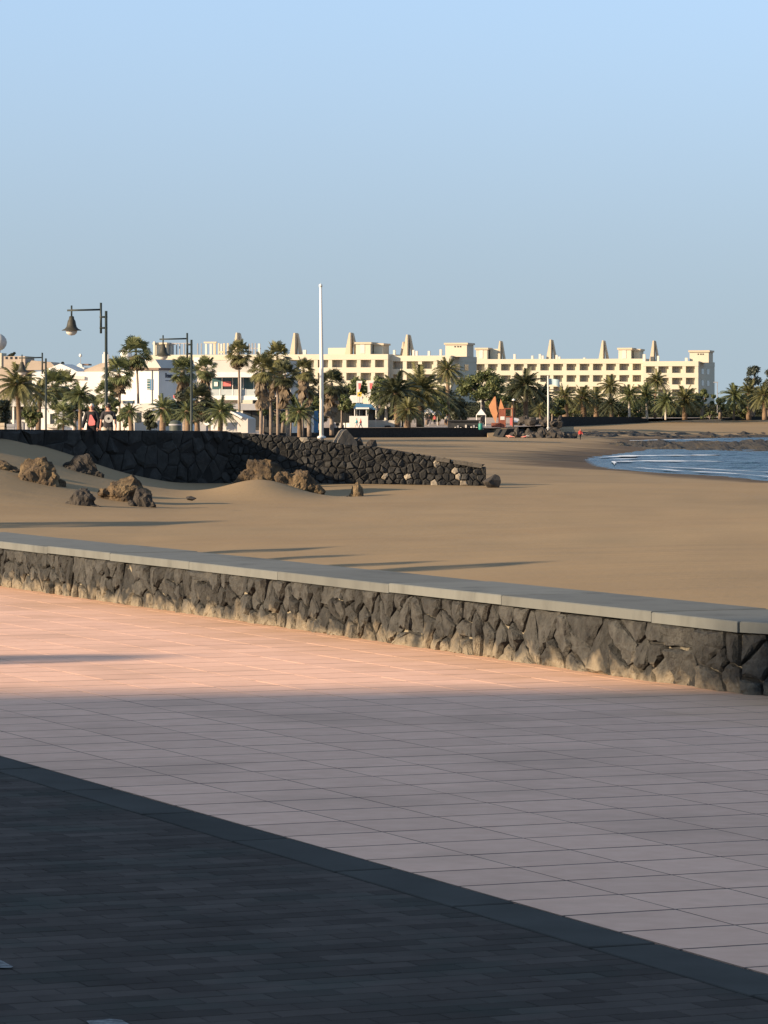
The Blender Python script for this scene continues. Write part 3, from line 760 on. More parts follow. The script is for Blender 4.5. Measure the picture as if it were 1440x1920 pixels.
def street_lamp(x, ytop, Y, label, rz=0.0):
    X = PX(x, Y); zt = PZ(ytop, Y); zg = zplat(Y); h = zt-zg
    t = thing('street_lamp', label, 'lamp', (X, Y, zg), rz, 'promenade street lamps')
    MB().tube([(0, 0, 0), (0, 0, .9), (0, 0, .95), (0, 0, h)], [.085, .08, .06, .05], 10).build('post', M['post'], t, True)
    MB().lathe([(0, 0), (.17, 0), (.16, .08), (.10, .14), (.10, .5), (.085, .55), (0, .55)], n=12).build('foot', M['post'], t, True)
    MB().tube([(-.19, 0, h-.82), (-.19, 0, h+.30)], .042, 8).build('upright', M['post'], t, True)
    for dz in (-.22, -.62):
        MB().tube([(-.24, 0, h+dz), (.05, 0, h+dz)], .035, 8).build('bracket', M['post'], t, True)
    MB().tube([(-.16, 0, h+.05), (-1.42, 0, h+.02)], .034, 8).build('arm', M['post'], t, True)
    MB().tube([(-1.26, 0, h+.20), (-1.26, 0, h-.22)], .032, 8).build('hanger', M['post'], t, True)
    MB().lathe([(.02, .02), (.085, .0), (.10, -.10), (.14, -.16), (.16, -.26), (.19, -.38), (.25, -.45), (.36, -.50), (.365, -.515), (.20, -.50), (0, -.49)], (-1.26, 0, h-.20), 20).build('lamp_shade', M['post2'], t, True)
    MB().lathe([(.215, 0), (.215, -.03), (.19, -.12), (.12, -.185), (.0, -.21)], (-1.26, 0, h-.69), 18).build('globe', M['globe'], t, True)
    return t
street_lamp(199, 583, 138, 'tall street lamp with hanging bell shade, nearest of three, beside two people')
street_lamp(359, 637, 168, 'street lamp among the palms, second of three')
street_lamp(86, 672, 200, 'farthest street lamp, at left among the palm crowns')

# ------------------------------------------------------------------ palms and trees
def date_crown(seed, n=54, droop=1.0, up=1.0):
    r = random.Random(seed); mb = MB()
    for i in range(n):
        t = (i+.5)/n; az = i*2.39996 + r.uniform(-.25, .25)
        el = (1.35 - 1.95*t**.85)*up + r.uniform(-.12, .12)
        L = r.uniform(.82, 1.05)*(1 if t < .85 else .8)
        d = Vector((math.cos(az)*math.cos(el), math.sin(az)*math.cos(el), math.sin(el)))
        side = Vector((-math.sin(az), math.cos(az), 0))
        N = 11; pts = []
        for k in range(N+1):
            s_ = k/N; pts.append(d*L*s_ + Vector((0, 0, -droop*.42*s_*s_*L*(.45+math.cos(el)*.75))))
        for k in range(N):
            w = .012*(1-k/N)+.003
            mb.add([pts[k]-side*w, pts[k]+side*w, pts[k+1]+side*w, pts[k+1]-side*w], [(0, 1, 2, 3)])
        for k in range(1, N+1):
            s_ = k/N; p = pts[k]; tg = (pts[k]-pts[k-1]).normalized(); up_ = side.cross(tg)
            ll = .27*(1-.55*s_)*min(1, s_*4)*r.uniform(.8, 1.2)
            for sg in (-1, 1):
                for jj in (0, .5):
                    q = p - (pts[k]-pts[k-1])*jj
                    tip = q + (tg*.75 + side*sg*.75 + up_*r.uniform(.05, .35) + Vector((0, 0, -.22)))*ll
                    w = tg*.024
                    mb.add([q-w, q+w, tip], [(0, 1, 2)])
    return mb.mesh('crown')
def fan_crown(seed, n=46):
    r = random.Random(seed); mb = MB()
    for i in range(n):
        t = (i+.5)/n; az = i*2.39996 + r.uniform(-.3, .3); el = 1.4 - 2.15*t**.9 + r.uniform(-.15, .15)
        d = Vector((math.cos(az)*math.cos(el), math.sin(az)*math.cos(el), math.sin(el)))
        side = Vector((-math.sin(az), math.cos(az), 0)); up_ = side.cross(d)*-1
        pl = r.uniform(.38, .58); c = d*pl + Vector((0, 0, -.06))
        mb.add([side*-.012, side*.012, c+side*.008, c-side*.008], [(0, 1, 2, 3)])
        NB = 13; fr = r.uniform(.36, .48); tw = r.uniform(-.4, .4)
        s2 = (side*math.cos(tw) + up_*math.sin(tw)).normalized()
        for k in range(NB):
            a0 = (k-NB/2)/NB*3.9; a1 = (k+1-NB/2)/NB*3.9; am = (a0+a1)/2
            def pt(an, rr_): return c + (d*math.cos(an) + s2*math.sin(an))*rr_ + Vector((0, 0, -.20*(rr_/fr)**2*fr*(1-.3*math.sin(el))))
            f_ = fr*r.uniform(.85, 1.1)
            mb.add([c, pt(a0+.02, fr*.62), pt(am, f_)+Vector((0, 0, -.04)), pt(a1-.02, fr*.62)], [(0, 1, 2, 3)])
    return mb.mesh('crown')
def dead_skirt(seed, n=44, ln=1.0):
    r = random.Random(seed); mb = MB()
    for i in range(n):
        az = i*2.39996; z0 = -ln*r.random()**1.3*.85 + .05
        d = Vector((math.cos(az)*.42*r.uniform(.7, 1.3), math.sin(az)*.42*r.uniform(.7, 1.3), -.75)).normalized(); side = Vector((-math.sin(az), math.cos(az), 0))
        c = Vector((0, 0, z0)) + d*.22; fr = r.uniform(.28, .46)
        for k in range(7):
            an = (k-3)/3*.75
            tip = c + (d*math.cos(an)+side*math.sin(an)*.8)*fr
            mb.add([c-side*.02, tip-side*.035, tip+Vector((0, 0, -.06)), tip+side*.035, c+side*.02], [(0, 1, 2, 3, 4)])
    return mb.mesh('dead_fronds')
DATE = [date_crown(i) for i in range(4)]; DATEUP = [date_crown(20+i, 40, .8, 1.0) for i in range(2)]
FAN = [fan_crown(i) for i in range(4)]; SKIRT = [dead_skirt(i) for i in range(3)]
def mesh_with(me, m, cache={}):
    k = (me.name, m.name)
    if k not in cache:
        c = me.copy(); c.materials.clear(); c.materials.append(m); cache[k] = c
    return cache[k]
palm_i = [0]
def palm(kind, x, yc, ybase, Y, Rpx, label, tw=None, m='frond', tm='trunk', skirt=0.0, lean=0.0, zb=None, group=None, sq=1.0):
    lean = lean or random.Random(x*31+yc).uniform(-.05, .05)
    i = palm_i[0]; palm_i[0] += 1
    Rm = S(Rpx, Y)*(1.36 if kind == 'fan' else 1.34); X = PX(x, Y); zc = PZ(yc, Y); z0 = min(zb if zb is not None else zplat(Y), zc-.6)
    if ybase: z0 = PZ(ybase, Y)
    t = thing('palm_tree', label, 'palm', (X, Y, z0), 0, group)
    h = zc-z0; tr = S(tw, Y)/2 if tw else max(.12, Rm*.10)
    rr = random.Random(i+50); lx = lean*h
    pts, rad = [], []
    for k in range(9):
        s_ = k/8; pts.append((lx*s_*s_, 0, h*s_*1.0 - (.2 if k == 0 else 0))); rad.append(tr*(1.25-.35*s_)*(1+.06*(k % 2)))
    MB().tube(pts, rad, 9).build('trunk', M[tm], t, True)
    base = {'date': DATE, 'up': DATEUP, 'fan': FAN}[kind]
    me = mesh_with(base[i % len(base)], M[m])
    link('crown', me, None, t, loc=(lx, 0, h), rot=(rr.uniform(-.08, .08), rr.uniform(-.08, .08), rr.uniform(0, 6.28)), scale=(Rm, Rm, Rm*sq*(1.2 if kind == 'fan' else 1)))
    if kind != 'fan':   # swollen crown base under the fronds
        MB().lathe([(tr*.8, -Rm*.34), (tr*1.5, -Rm*.14), (tr*1.4, 0), (tr*.5, Rm*.12)], (lx, 0, h), 9).build('crown_base', M['trunk'], t, True)
    if skirt:
        link('dead_fronds', mesh_with(SKIRT[i % 3], M['frond_dead']), None, t, loc=(lx, 0, h), rot=(0, 0, rr.uniform(0, 6)), scale=(Rm*1.1, Rm*1.1, S(skirt, Y)))
    return t
# left promenade
palm('date', 36, 722, None, 320, 46, 'broad date palm over the parapet at the left edge', 8)
palm('date', 72, 738, None, 345, 27, 'smaller date palm just right of the broad left palm', 8)
palm('fan', 96, 722, None, 455, 27, 'green fan palm against the white gable, left one of a pair', 5, 'frond_green', skirt=25)
palm('fan', 128, 722, None, 470, 26, 'green fan palm against the white gable, right one of a pair', 5, 'frond_green', skirt=25)
palm('date', 150, 742, None, 330, 27, 'date palm with slim trunk behind the bald walker', 6, 'frond_green')
palm('fan', 118, 778, None, 300, 22, 'leafy low palm beside the white bungalow door', 4, 'frond_green')
palm('fan', 200, 736, None, 385, 20, 'small fan palm hidden behind the nearest lamp post', 4, 'frond_green')
palm('fan', 225, 698, None, 440, 28, 'fan palm with dead skirt in front of the white villa', 5, 'frond_green', 'trunk_grey', skirt=36)
palm('fan', 260, 662, None, 460, 29, 'tall slender fan palm towering above the villa roof', 4, 'frond_green', 'trunk_grey', skirt=26)
palm('up', 247, 772, None, 255, 21, 'stubby palm with thick bare stem by the arched house', 9, 'frond_green')
palm('up', 304, 766, None, 232, 27, 'stocky palm with rough trunk left of the litter bin', 11, 'frond_green')
palm('fan', 347, 694, None, 400, 24, 'shaggy fan palm with long brown skirt behind second lamp', 8, 'frond_green', 'trunk_grey', skirt=62)
palm('fan', 384, 690, None, 420, 21, 'wind-blown fan palm right of the second lamp', 9, 'frond_green', 'trunk_grey', skirt=38)
palm('up', 352, 772, None, 222, 24, 'young palm at the foot of the second lamp', 9, 'frond_green')
palm('fan', 370, 752, None, 260, 30, 'dense low palm thicket right of the second lamp', 9, 'frond_dark', skirt=30)
palm('up', 412, 772, None, 240, 30, 'spreading young palm in front of the glass-fronted building', 9, 'frond_green')
palm('fan', 449, 662, None, 430, 23, 'tall thin fan palm standing before the glass front', 4, 'frond', 'trunk_grey', skirt=24)
palm('fan', 489, 690, None, 390, 26, 'leftmost fan palm of the tall clump beside the pole', 5, 'frond', 'trunk_grey', skirt=60)
palm('fan', 521, 667, None, 400, 24, 'tallest fan palm of the clump beside the pole', 5, 'frond', 'trunk_grey', skirt=55)
palm('fan', 508, 700, None, 410, 26, 'middle fan palm of the clump, crown below the tallest', 5, 'frond', 'trunk_grey', skirt=45)
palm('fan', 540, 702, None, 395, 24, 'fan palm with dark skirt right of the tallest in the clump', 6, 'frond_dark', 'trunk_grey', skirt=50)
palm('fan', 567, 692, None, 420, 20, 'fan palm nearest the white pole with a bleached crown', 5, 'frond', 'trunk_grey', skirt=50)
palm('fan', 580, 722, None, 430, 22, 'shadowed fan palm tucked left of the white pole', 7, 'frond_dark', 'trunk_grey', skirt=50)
palm('up', 562, 772, None, 300, 28, 'young spreading palm in front of the clump by the pole', 8, 'frond_green')
palm('fan', 622, 718, None, 455, 24, 'fan palm with hanging brown skirt right of the white pole', 7, 'frond_dark', 'trunk_grey', skirt=50)
# beside the restaurant and beyond
palm('date', 745, 738, None, 655, 46, 'left of two large date palms beside the restaurant', 11, 'frond_dark')
palm('date', 788, 732, None, 665, 54, 'right and larger of two date palms beside the restaurant', 12, 'frond')
palm('date', 764, 768, None, 648, 26, 'low date palm at the end of the restaurant terrace', 10, 'frond')
palm('date', 840, 694, None, 705, 27, 'tall date palm in front of the hotel end wall', 7, 'frond')
palm('date', 838, 752, None, 720, 32, 'short date palm below the tall one, beside the walkers', 8, 'frond_dark')
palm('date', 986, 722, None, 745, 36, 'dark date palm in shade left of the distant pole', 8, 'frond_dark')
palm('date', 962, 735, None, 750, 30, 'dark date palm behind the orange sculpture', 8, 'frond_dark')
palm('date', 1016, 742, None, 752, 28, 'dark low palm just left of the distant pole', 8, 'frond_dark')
palm('date', 1014, 768, 788, 720, 14, 'tiny palm among the boulders by the distant pole', 5, 'frond')
far = [(1060, 744, 26, 'trunk', 11, 'frond', 'first stout palm right of the distant pole'),
       (1094, 746, 27, 'trunk', 9, 'frond', 'second stout palm right of the distant pole'),
       (1118, 748, 24, 'trunk', 8, 'frond', 'third stout palm right of the distant pole'),
       (1146, 724, 22, 'trunk', 4, 'frond', 'taller sparse palm against the hotel front'),
       (1147, 758, 20, 'trunk', 6, 'frond_dark', 'low dark palm below the taller sparse palm'),
       (1180, 742, 24, 'trunk_white', 4, 'frond_green', 'palm with whitewashed trunk, left of two'),
       (1213, 742, 27, 'trunk_white', 4, 'frond_green', 'palm with whitewashed trunk, right of two'),
       (1228, 714, 22, 'trunk', 4, 'frond', 'palm rising in the corner between the hotel wings'),
       (1248, 752, 24, 'trunk_white', 3, 'frond_green', 'green palm left of the stout palm under the end wing'),
       (1284, 748, 30, 'trunk', 8, 'frond', 'stout palm under the end wing of the hotel'),
       (1376, 742, 26, 'trunk', 4, 'frond_green', 'palm left of the tall feathery tree'),
       (1404, 738, 27, 'trunk', 8, 'frond', 'palm in front of the tall feathery tree'),
       (1434, 742, 26, 'trunk', 8, 'frond', 'palm at the right edge below the feathery tree')]
for i, (x, yc, Rp, tm_, tw, mm, lb) in enumerate(far):
    palm('date', x, yc, None, 826 + (i % 4)*6, Rp, lb, tw, mm, tm_, zb=-.8, group='palms along the far promenade')

def leaf_cloud(clumps, n, size, seed, flatz=1.0):
    r = random.Random(seed); mb = MB(); tot = sum(c[3]**2 for c in clumps)
    for (cx, cy, cz, rad) in clumps:
        for _ in range(int(n*rad**2/tot)):
            d = Vector((r.gauss(0, 1), r.gauss(0, 1), r.gauss(0, 1))).normalized(); rr_ = rad*(r.random()**.4)*r.uniform(.8, 1.12)
            p = Vector((cx, cy, cz)) + Vector((d.x*rr_, d.y*rr_, d.z*rr_*flatz))
            u = Vector((r.gauss(0, 1), r.gauss(0, 1), r.gauss(0, 1))).normalized(); w = u.cross(d+Vector((.1, .2, .3))).normalized()
            s_ = size*r.uniform(.6, 1.4)
            mb.add([p-u*s_, p+w*s_*.5, p+u*s_, p-w*s_*.5], [(0, 1, 2, 3)])
    return mb.mesh('crown')
def tree(name, x, yt, yb, Y, wpx, label, m, clumps=14, n=3000, leafsz=.22, seed=1, tw=6, flat=.8, trunk_to=None, cat='tree', lumpy=.42, tm_='trunk_grey', shape=None):
    X = PX(x, Y); z0 = zplat(Y) if Y < 862 else -.5; zt = PZ(yt, Y); zc0 = PZ(yb, Y); w = S(wpx, Y)/2
    t = thing(name, label, cat, (X, Y, z0)); r = random.Random(seed); cl = []
    h = zt-zc0; rc = max(h/2, .3)*lumpy
    for i in range(clumps):
        az = r.uniform(0, 6.28); q = r.random()**.5; s_ = r.random()
        prof = shape(s_) if shape else math.sqrt(max(0, 1-(2*s_-1)**2))*.8+.2
        cr = rc*r.uniform(.6, 1.15)
        cl.append((math.cos(az)*q*(w-cr*.6)*prof, math.sin(az)*q*w*.8*prof, zc0-z0 + cr*.5 + s_*(h-cr), cr))
    link('crown', leaf_cloud(cl, n, leafsz, seed, flat), M[m], t)
    tr = S(tw, Y)/2; mb = MB(); zf = (zc0-z0)+h*.25
    mb.tube([(0, 0, -.2), (.05, 0, zf*.5), (0, 0, zf)], [tr*1.2, tr, tr*.7], 8)
    for c in cl[:5]:
        mb.tube([(0, 0, zf*.85), (c[0]*.5, c[1]*.5, (zf+c[2])/2), (c[0], c[1], c[2])], [tr*.5, tr*.35, tr*.12], 5)
    mb.build('trunk', M[tm_], t, True)
    return t
tree('broadleaf_tree', 905, 691, 762, 725, 104, 'round green tree with pale trunk left of the orange sculpture', 'leaf', 26, 6500, .26, 2, 8, .75)
tree('broadleaf_tree', 668, 708, 770, 700, 60, 'bushy tree behind the feather banners, left one', 'leaf', 16, 3600, .26, 3)
tree('broadleaf_tree', 712, 706, 770, 710, 56, 'bushy tree behind the feather banners, right one', 'leaf', 16, 3600, .26, 4)
tree('broadleaf_tree', 640, 724, 775, 690, 44, 'dark bush close behind the white pole', 'leaf_dark', 10, 2400, .26, 5)
tree('broadleaf_tree', 800, 745, 790, 715, 60, 'dark bushes in shade behind the large date palms', 'leaf_dark', 12, 3000, .26, 6)
tree('broadleaf_tree', 860, 742, 790, 735, 60, 'dark shrubbery below the round green tree', 'leaf_dark', 12, 3000, .26, 7)
tree('feathery_tree', 1412, 688, 768, 856, 60, 'tall feathery blue-green tree at the right edge', 'leaf_blue', 34, 6000, .26, 8, 7, 1.0, lumpy=.22, shape=lambda s_: 1-.75*s_)
tree('feathery_tree', 1440, 694, 768, 862, 34, 'second feathery tree, cut by the right edge', 'leaf_blue', 18, 3000, .26, 9, 7, 1.0, lumpy=.25, shape=lambda s_: 1-.75*s_)
tree('broadleaf_tree', 1316, 728, 766, 845, 52, 'pale green tree in front of the hotel end wall', 'leaf', 12, 2600, .26, 10)
tree('broadleaf_tree', 1245, 738, 768, 850, 60, 'green tree before the recess between hotel wings', 'leaf', 12, 2600, .26, 12)
tree('broadleaf_tree', 1350, 744, 770, 850, 40, 'small tree between end wall and feathery tree', 'leaf', 8, 1800, .26, 13)
tree('shrub', 1330, 772, 786, 822, 50, 'low scrub on the sand edge under the hotel end wing', 'leaf', 8, 1000, .22, 14, 2, cat='shrub')
tree('shrub', 1075, 776, 790, 815, 60, 'low scrub above the dark far wall', 'leaf_dark', 8, 1200, .22, 15, 2, cat='shrub')
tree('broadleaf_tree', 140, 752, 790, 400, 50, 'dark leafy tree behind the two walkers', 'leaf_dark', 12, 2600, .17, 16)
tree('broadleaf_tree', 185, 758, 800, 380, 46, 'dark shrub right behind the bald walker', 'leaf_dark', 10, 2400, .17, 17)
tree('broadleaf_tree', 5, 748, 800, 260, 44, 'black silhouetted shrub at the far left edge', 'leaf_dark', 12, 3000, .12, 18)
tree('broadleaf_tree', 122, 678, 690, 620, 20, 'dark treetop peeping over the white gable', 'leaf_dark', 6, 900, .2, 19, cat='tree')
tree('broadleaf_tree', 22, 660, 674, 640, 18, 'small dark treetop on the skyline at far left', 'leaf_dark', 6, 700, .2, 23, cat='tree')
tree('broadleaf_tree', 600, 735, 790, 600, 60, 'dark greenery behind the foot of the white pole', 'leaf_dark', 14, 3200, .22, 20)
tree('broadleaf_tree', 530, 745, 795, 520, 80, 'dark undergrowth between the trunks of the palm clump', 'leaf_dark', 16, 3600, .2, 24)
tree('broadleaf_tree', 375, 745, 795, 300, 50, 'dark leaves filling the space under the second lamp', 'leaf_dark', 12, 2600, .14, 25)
belt = [(58, 760, 800, 42, 'leaf', 330, 'olive bush under the broad date palm'), (108, 738, 770, 54, 'leaf', 410, 'olive greenery above the bungalow roof'), (168, 742, 775, 40, 'leaf_dark', 430, 'dark foliage left of the nearest lamp'),
        (208, 745, 778, 36, 'leaf', 425, 'olive shrub behind the nearest lamp'), (232, 762, 800, 30, 'leaf', 300, 'olive shrub left of the stubby palm'), (282, 770, 806, 26, 'leaf_dark', 260, 'dark shrub between stubby and stocky palms'),
        (318, 752, 800, 40, 'leaf', 280, 'olive bush right of the stocky palm'), (338, 735, 790, 40, 'leaf_dark', 390, 'dark greenery behind the second lamp post'), (392, 748, 800, 44, 'leaf', 290, 'olive bush left of the young spreading palm'), (432, 756, 796, 36, 'leaf', 320, 'olive shrub at the foot of the tall thin palm'),
        (494, 730, 780, 50, 'leaf', 450, 'olive foliage behind the left palm of the clump'), (545, 735, 790, 56, 'leaf', 440, 'olive foliage behind the right palms of the clump'), (590, 742, 795, 44, 'leaf', 500, 'olive bush left of the pole foot'), (640, 735, 772, 46, 'leaf', 640, 'olive tree right of the pole above the awning'),
        (765, 728, 790, 60, 'leaf', 690, 'olive tree between the two large date palms'), (822, 735, 790, 50, 'leaf', 705, 'olive tree behind the tall date palm'), (942, 735, 785, 60, 'leaf', 742, 'olive tree behind the orange sculpture'), (1035, 742, 782, 56, 'leaf', 760, 'olive bush behind the distant pole'),
        (1075, 755, 784, 60, 'leaf', 840, 'olive bush between the first stout palms'), (1160, 755, 784, 60, 'leaf', 842, 'olive bush left of the whitewashed trunks'), (1200, 750, 782, 50, 'leaf', 846, 'olive bush between the whitewashed trunks'), (1395, 752, 784, 60, 'leaf', 846, 'olive bush under the feathery tree')]
for i_, (x, yt, yb, w_, mm, Y, lb) in enumerate(belt):
    tree('bush', x, yt, yb, Y, w_, lb, mm, 14, 2600, .00042*Y, 60+i_, 3, cat='bush', lumpy=.38)
# garden hedge before the hotel, shade between palms put into its dark colour
def hedge(x0, x1, yt, yb, Y, label, seed, n, m='leaf_dark', deep=5.0):
    r = random.Random(seed); X0, X1 = PX(x0, Y), PX(x1, Y); zt, zb = PZ(yt, Y), PZ(yb, Y)
    t = thing('hedge', label, 'hedge', ((X0+X1)/2, Y, zb)); W = (X1-X0)/2; H = zt-zb
    mb = MB(); N = 40; v = []; f = []
    for i in range(N+1):
        X = -W+2*W*i/N; hh = H*(.86+.10*noise.noise((X*.2, seed, 0)))
        v += [(X, 0, -.3), (X, 0, hh*.85), (X, deep*.5, hh), (X, deep, hh*.85), (X, deep, -.3)]
    for i in range(N):
        for k in range(4): f.append((i*5+k, (i+1)*5+k, (i+1)*5+k+1, i*5+k+1))
    mb.add(v, f); mb.build('hedge_core', M['leaf_dark'], t)
    lf = MB()
    for _ in range(n):
        X = r.uniform(-W, W); hh = H*(.88+.12*noise.noise((X*.2, seed, 0)))
        p = Vector((X, -.15+r.uniform(-.3, .5), r.uniform(0, hh))) if r.random() < .6 else Vector((X, r.uniform(0, deep), hh+r.uniform(-.3, .25)))
        u = Vector((r.gauss(0, 1), r.gauss(0, 1), r.gauss(0, 1))).normalized(); w = u.orthogonal().normalized(); s_ = r.uniform(.15, .35)
        lf.add([p-u*s_, p+w*s_*.5, p+u*s_, p-w*s_*.5], [(0, 1, 2, 3)])
    lf.build('foliage', M[m], t)
hedge(830, 1250, 752, 786, 868, 'long dark hedge behind the palms below the hotel', 1, 7000)
hedge(1245, 1450, 756, 784, 872, 'dark hedge under the hotel end wing at right', 2, 3600)

# low dark sea wall of the far promenade
fw2 = thing('far_promenade_wall', 'dark grey wall along the far promenade right of the pole', 'wall')
a, b = Vector((34.5, 792, 0)), Vector((58, 830, 0)); Lf = (b-a).length; df = (b-a)/Lf
MB().prism([(0, -5), (Lf, -5), (Lf, -1.0), (Lf*.9, -.35), (0, -.2)], 0, .6).build('wall_face', M['lava_far'], fw2, loc=a, rot=(0, 0, math.atan2(df.y, df.x)), fix=True)
fw3 = thing('far_promenade_wall', 'low dark wall under the feathery tree at right', 'wall')
MB().prism([(0, -4), (30, -4), (30, -.35), (4, -.3), (0, -1)], 0, .6).build('wall_face', M['lava_far'], fw3, loc=(PX(1352, 850), 846, 0), rot=(0, 0, .6), fix=True)

# ------------------------------------------------------------------ buildings
class Bld:
    """a building with its own frame: u to the right along the front, v into depth, w up. Pixels are read at the front plane."""
    def __init__(s, name, label, x0, Y, th=0.0, cat='building', zb=None):
        s.Y = Y; s.x0 = x0; s.c = math.cos(th); s.zb = zplat(Y) if zb is None else zb
        s.root = thing(name, label, cat, (PX(x0, Y), Y, s.zb), -th)
    def u(s, x): return S(x - s.x0, s.Y)/s.c
    def w(s, y): return PZ(y, s.Y) - s.zb
    def box(s, name, m, x0, x1, y0, y1, v0, v1, parent=None):
        """pixel rectangle: y0 top, y1 bottom; v0..v1 depth"""
        return MB().box(s.u(x0), s.u(x1), v0, v1, s.w(y1), s.w(y0)).build(name, M[m], parent or s.root)
    def poly(s, name, m, pts, v0, v1, parent=None):
        return MB().prism([(s.u(x), s.w(y)) for x, y in pts], v0, v1).build(name, M[m], parent or s.root, fix=True)

# hotel ---------------------------------------------------------------
def hotel_wing(label, x0, x1, Y, yroof, bay, depth, th, floors=3, end=True, base_y=790, skip_left=0, side=True):
    B = Bld('hotel_wing', label, x0, Y, th, 'hotel', zb=-.4); r = B.root
    U = B.u(x1); H = B.w(yroof); n = max(1, round(U/S(bay, Y)*B.c)); bw = U/n; D = 1.7
    MB().box(0.0, U, D, depth, 0, H-.9).build('wall', M['cream'], r)
    MB().box(-.05, U+.05, -.06, depth+.05, H-1.28, H).build('roof_parapet', M['cream'], r)
    z = H-1.28
    for k in range(floors):
        zb_ = z-1.75
        for i in range(n):
            u0 = i*bw
            wd = MB().box(u0+bw*.22, u0+bw*.52, D-.05, D+.02, zb_+.02, z-.15).build('window', M['hotel_glass'], r)
            if i % 3 != 2 or k == 0:
                MB().box(u0+bw*.36, u0+bw*.385, D-.10, D-.05, zb_+.02, z-.15).build('frame', M['cream2'], wd)
        MB().box(-.03, U+.03, 0, D, zb_-1.25, zb_).build('balcony_parapet', M['cream'], r)
        for i in range(n+1):
            c = min(max(i*bw, .35), U-.35)
            MB().box(c-.55 if i else 0, c+.35 if i < n else U, .05, D-.002, zb_, z).build('pier', M['cream'], r)
        z = zb_-1.25
    MB().box(0, U, 0.0, D, 0, z).build('ground_wall', M['cream'], r)
    if side:
        for q in range(2):
            for k in range(2):
                MB().box(U-.02, U+.06, 5+q*9, 9+q*9, H-3.3-k*3.0, H-1.9-k*3.0).build('side_window', M['glass_dark'], r)
    return B
def frame_tower(B, x0, x1, yt, yb, v, dep=2.6, double=True):
    """narrow A shaped roof frame: two slabs leaning together"""
    a, b = B.u(x0), B.u(x1); zt, zb = B.w(yt), B.w(yb)-.1; c = a+(b-a)*.50; th = (b-a)*.24
    w = b-a; c = a+w*.47
    def one(v0):
        MB().prism([(a, zb), (a+w*.52, zb), (c+w*.075, zt), (c-w*.065, zt)], v0, v0+dep).build('frame_slab', M['cream2'], B.root, fix=True)
        MB().prism([(b-w*.30, zb), (b, zb), (c+w*.11, zt-.12), (c+w*.076, zt-.12), (c+w*.12, zt-(zt-zb)*.3)], v0+1.6, v0+dep+.4).build('frame_slab', M['cream2'], B.root, fix=True)
    one(v)
    if double: 
        MB().prism([(a-.45, zb), (a-.1, zb), (c-th*.62, zt-.35), (c-th*.95, zt-.35)], v+dep+.4, v+dep*2).build('frame_slab', M['cream2'], B.root, fix=True)
def roof_box(B, x0, x1, yt, yb, v, dep, cap=True, panel=False, vents=False):
    o = B.box('roof_house', 'cream', x0+1, x1-1, yt+(3 if cap else 0), yb+2, v, v+dep)
    if cap: MB().box(B.u(x0)-.15, B.u(x1)+.15, v-.35, v+dep+.35, B.w(yt+3.5), B.w(yt)).build('roof_cap', M['cream2'], o)
    if panel: MB().box(B.u(x0+(x1-x0)*.32), B.u(x0+(x1-x0)*.60), v-.08, v+.02, B.w(yb-1), B.w(yt+4)).build('door', M['white2'], o)
    if vents:
        for q in (.42, .55, .66): MB().box(B.u(x0+(x1-x0)*q), B.u(x0+(x1-x0)*(q+.07)), v-.05, v+.02, B.w(yt+8.5), B.w(yt+6)).build('vent', M['dark'], o)
def stack(B, x, yt, yb, v, wpx=4):
    MB().box(B.u(x-wpx/2), B.u(x+wpx/2), v, v+.6, B.w(yb)-.1, B.w(yt)).build('chimney', M['white2'], B.root)
TH = R(14)
hA = hotel_wing('long cream hotel wing behind the palms, with a line of letters on the roof', 276, 727, 884, 665.5, 26.7, 17, TH, 3, side=False)
frame_tower(hA, 430, 447, 624, 664, 3); frame_tower(hA, 538, 557, 625, 665, 3, double=False); frame_tower(hA, 641, 661, 625, 665, 3)
roof_box(hA, 605, 640, 653, 665, 5, 6, False); roof_box(hA, 663, 692, 643, 665, 2, 6, True, True); roof_box(hA, 692, 711, 645, 665, 4, 6, True)
stack(hA, 568, 657, 665, 2, 6); stack(hA, 284, 640, 665, 2, 3)
roof_box(hA, 281, 306, 642, 664, 3, 6, True)
hB = hotel_wing('short cream hotel wing with dark end wall left of the round tree', 731, 845, 872, 667, 26.7, 27, TH, 3)
frame_tower(hB, 738, 751, 640, 667, 6, double=False); frame_tower(hB, 748, 767, 627, 667, 3, double=False)
roof_box(hB, 830, 872, 643, 667, 2, 7, True, False, True)
for x, yt in ((735, 656), (771, 656), (777, 658), (800, 658), (822, 655)): stack(hB, x, yt, 667, 2, 4)
hC = hotel_wing('long middle cream hotel wing between the dark end wall and the recess', 888, 1203, 1002, 673.5, 24.5, 17, TH, 3, side=False)
roof_box(hC, 890, 913, 652, 673, 1, 5, True, True); roof_box(hC, 913, 930, 654, 673, 3, 5, False)
frame_tower(hC, 926, 939, 639, 673, 3, double=False); frame_tower(hC, 1018, 1035, 637, 674, 3); frame_tower(hC, 1115, 1131, 639, 674, 3, double=False)
roof_box(hC, 1152, 1177, 653, 674, 2, 6, True, True); roof_box(hC, 1177, 1190, 655, 674, 4, 6, True)
for x, yt in ((961, 664), (994, 667), (1008, 664), (1013, 667), (1039, 666), (1044, 669), (1090, 671)): stack(hC, x, yt, 674, 2, 4)
hD = hotel_wing('end wing of the cream hotel at right with shaded side wall', 1206, 1307, 984, 677.5, 25, 27, TH, 3)
frame_tower(hD, 1212, 1228, 638, 677, 4); roof_box(hD, 1288, 1325, 657, 678, 2, 7, True, False, True)
stack(hD, 1205, 664, 677, 2, 5); stack(hD, 1231, 667, 677, 2, 4); stack(hD, 1284, 671, 678, 1, 5)
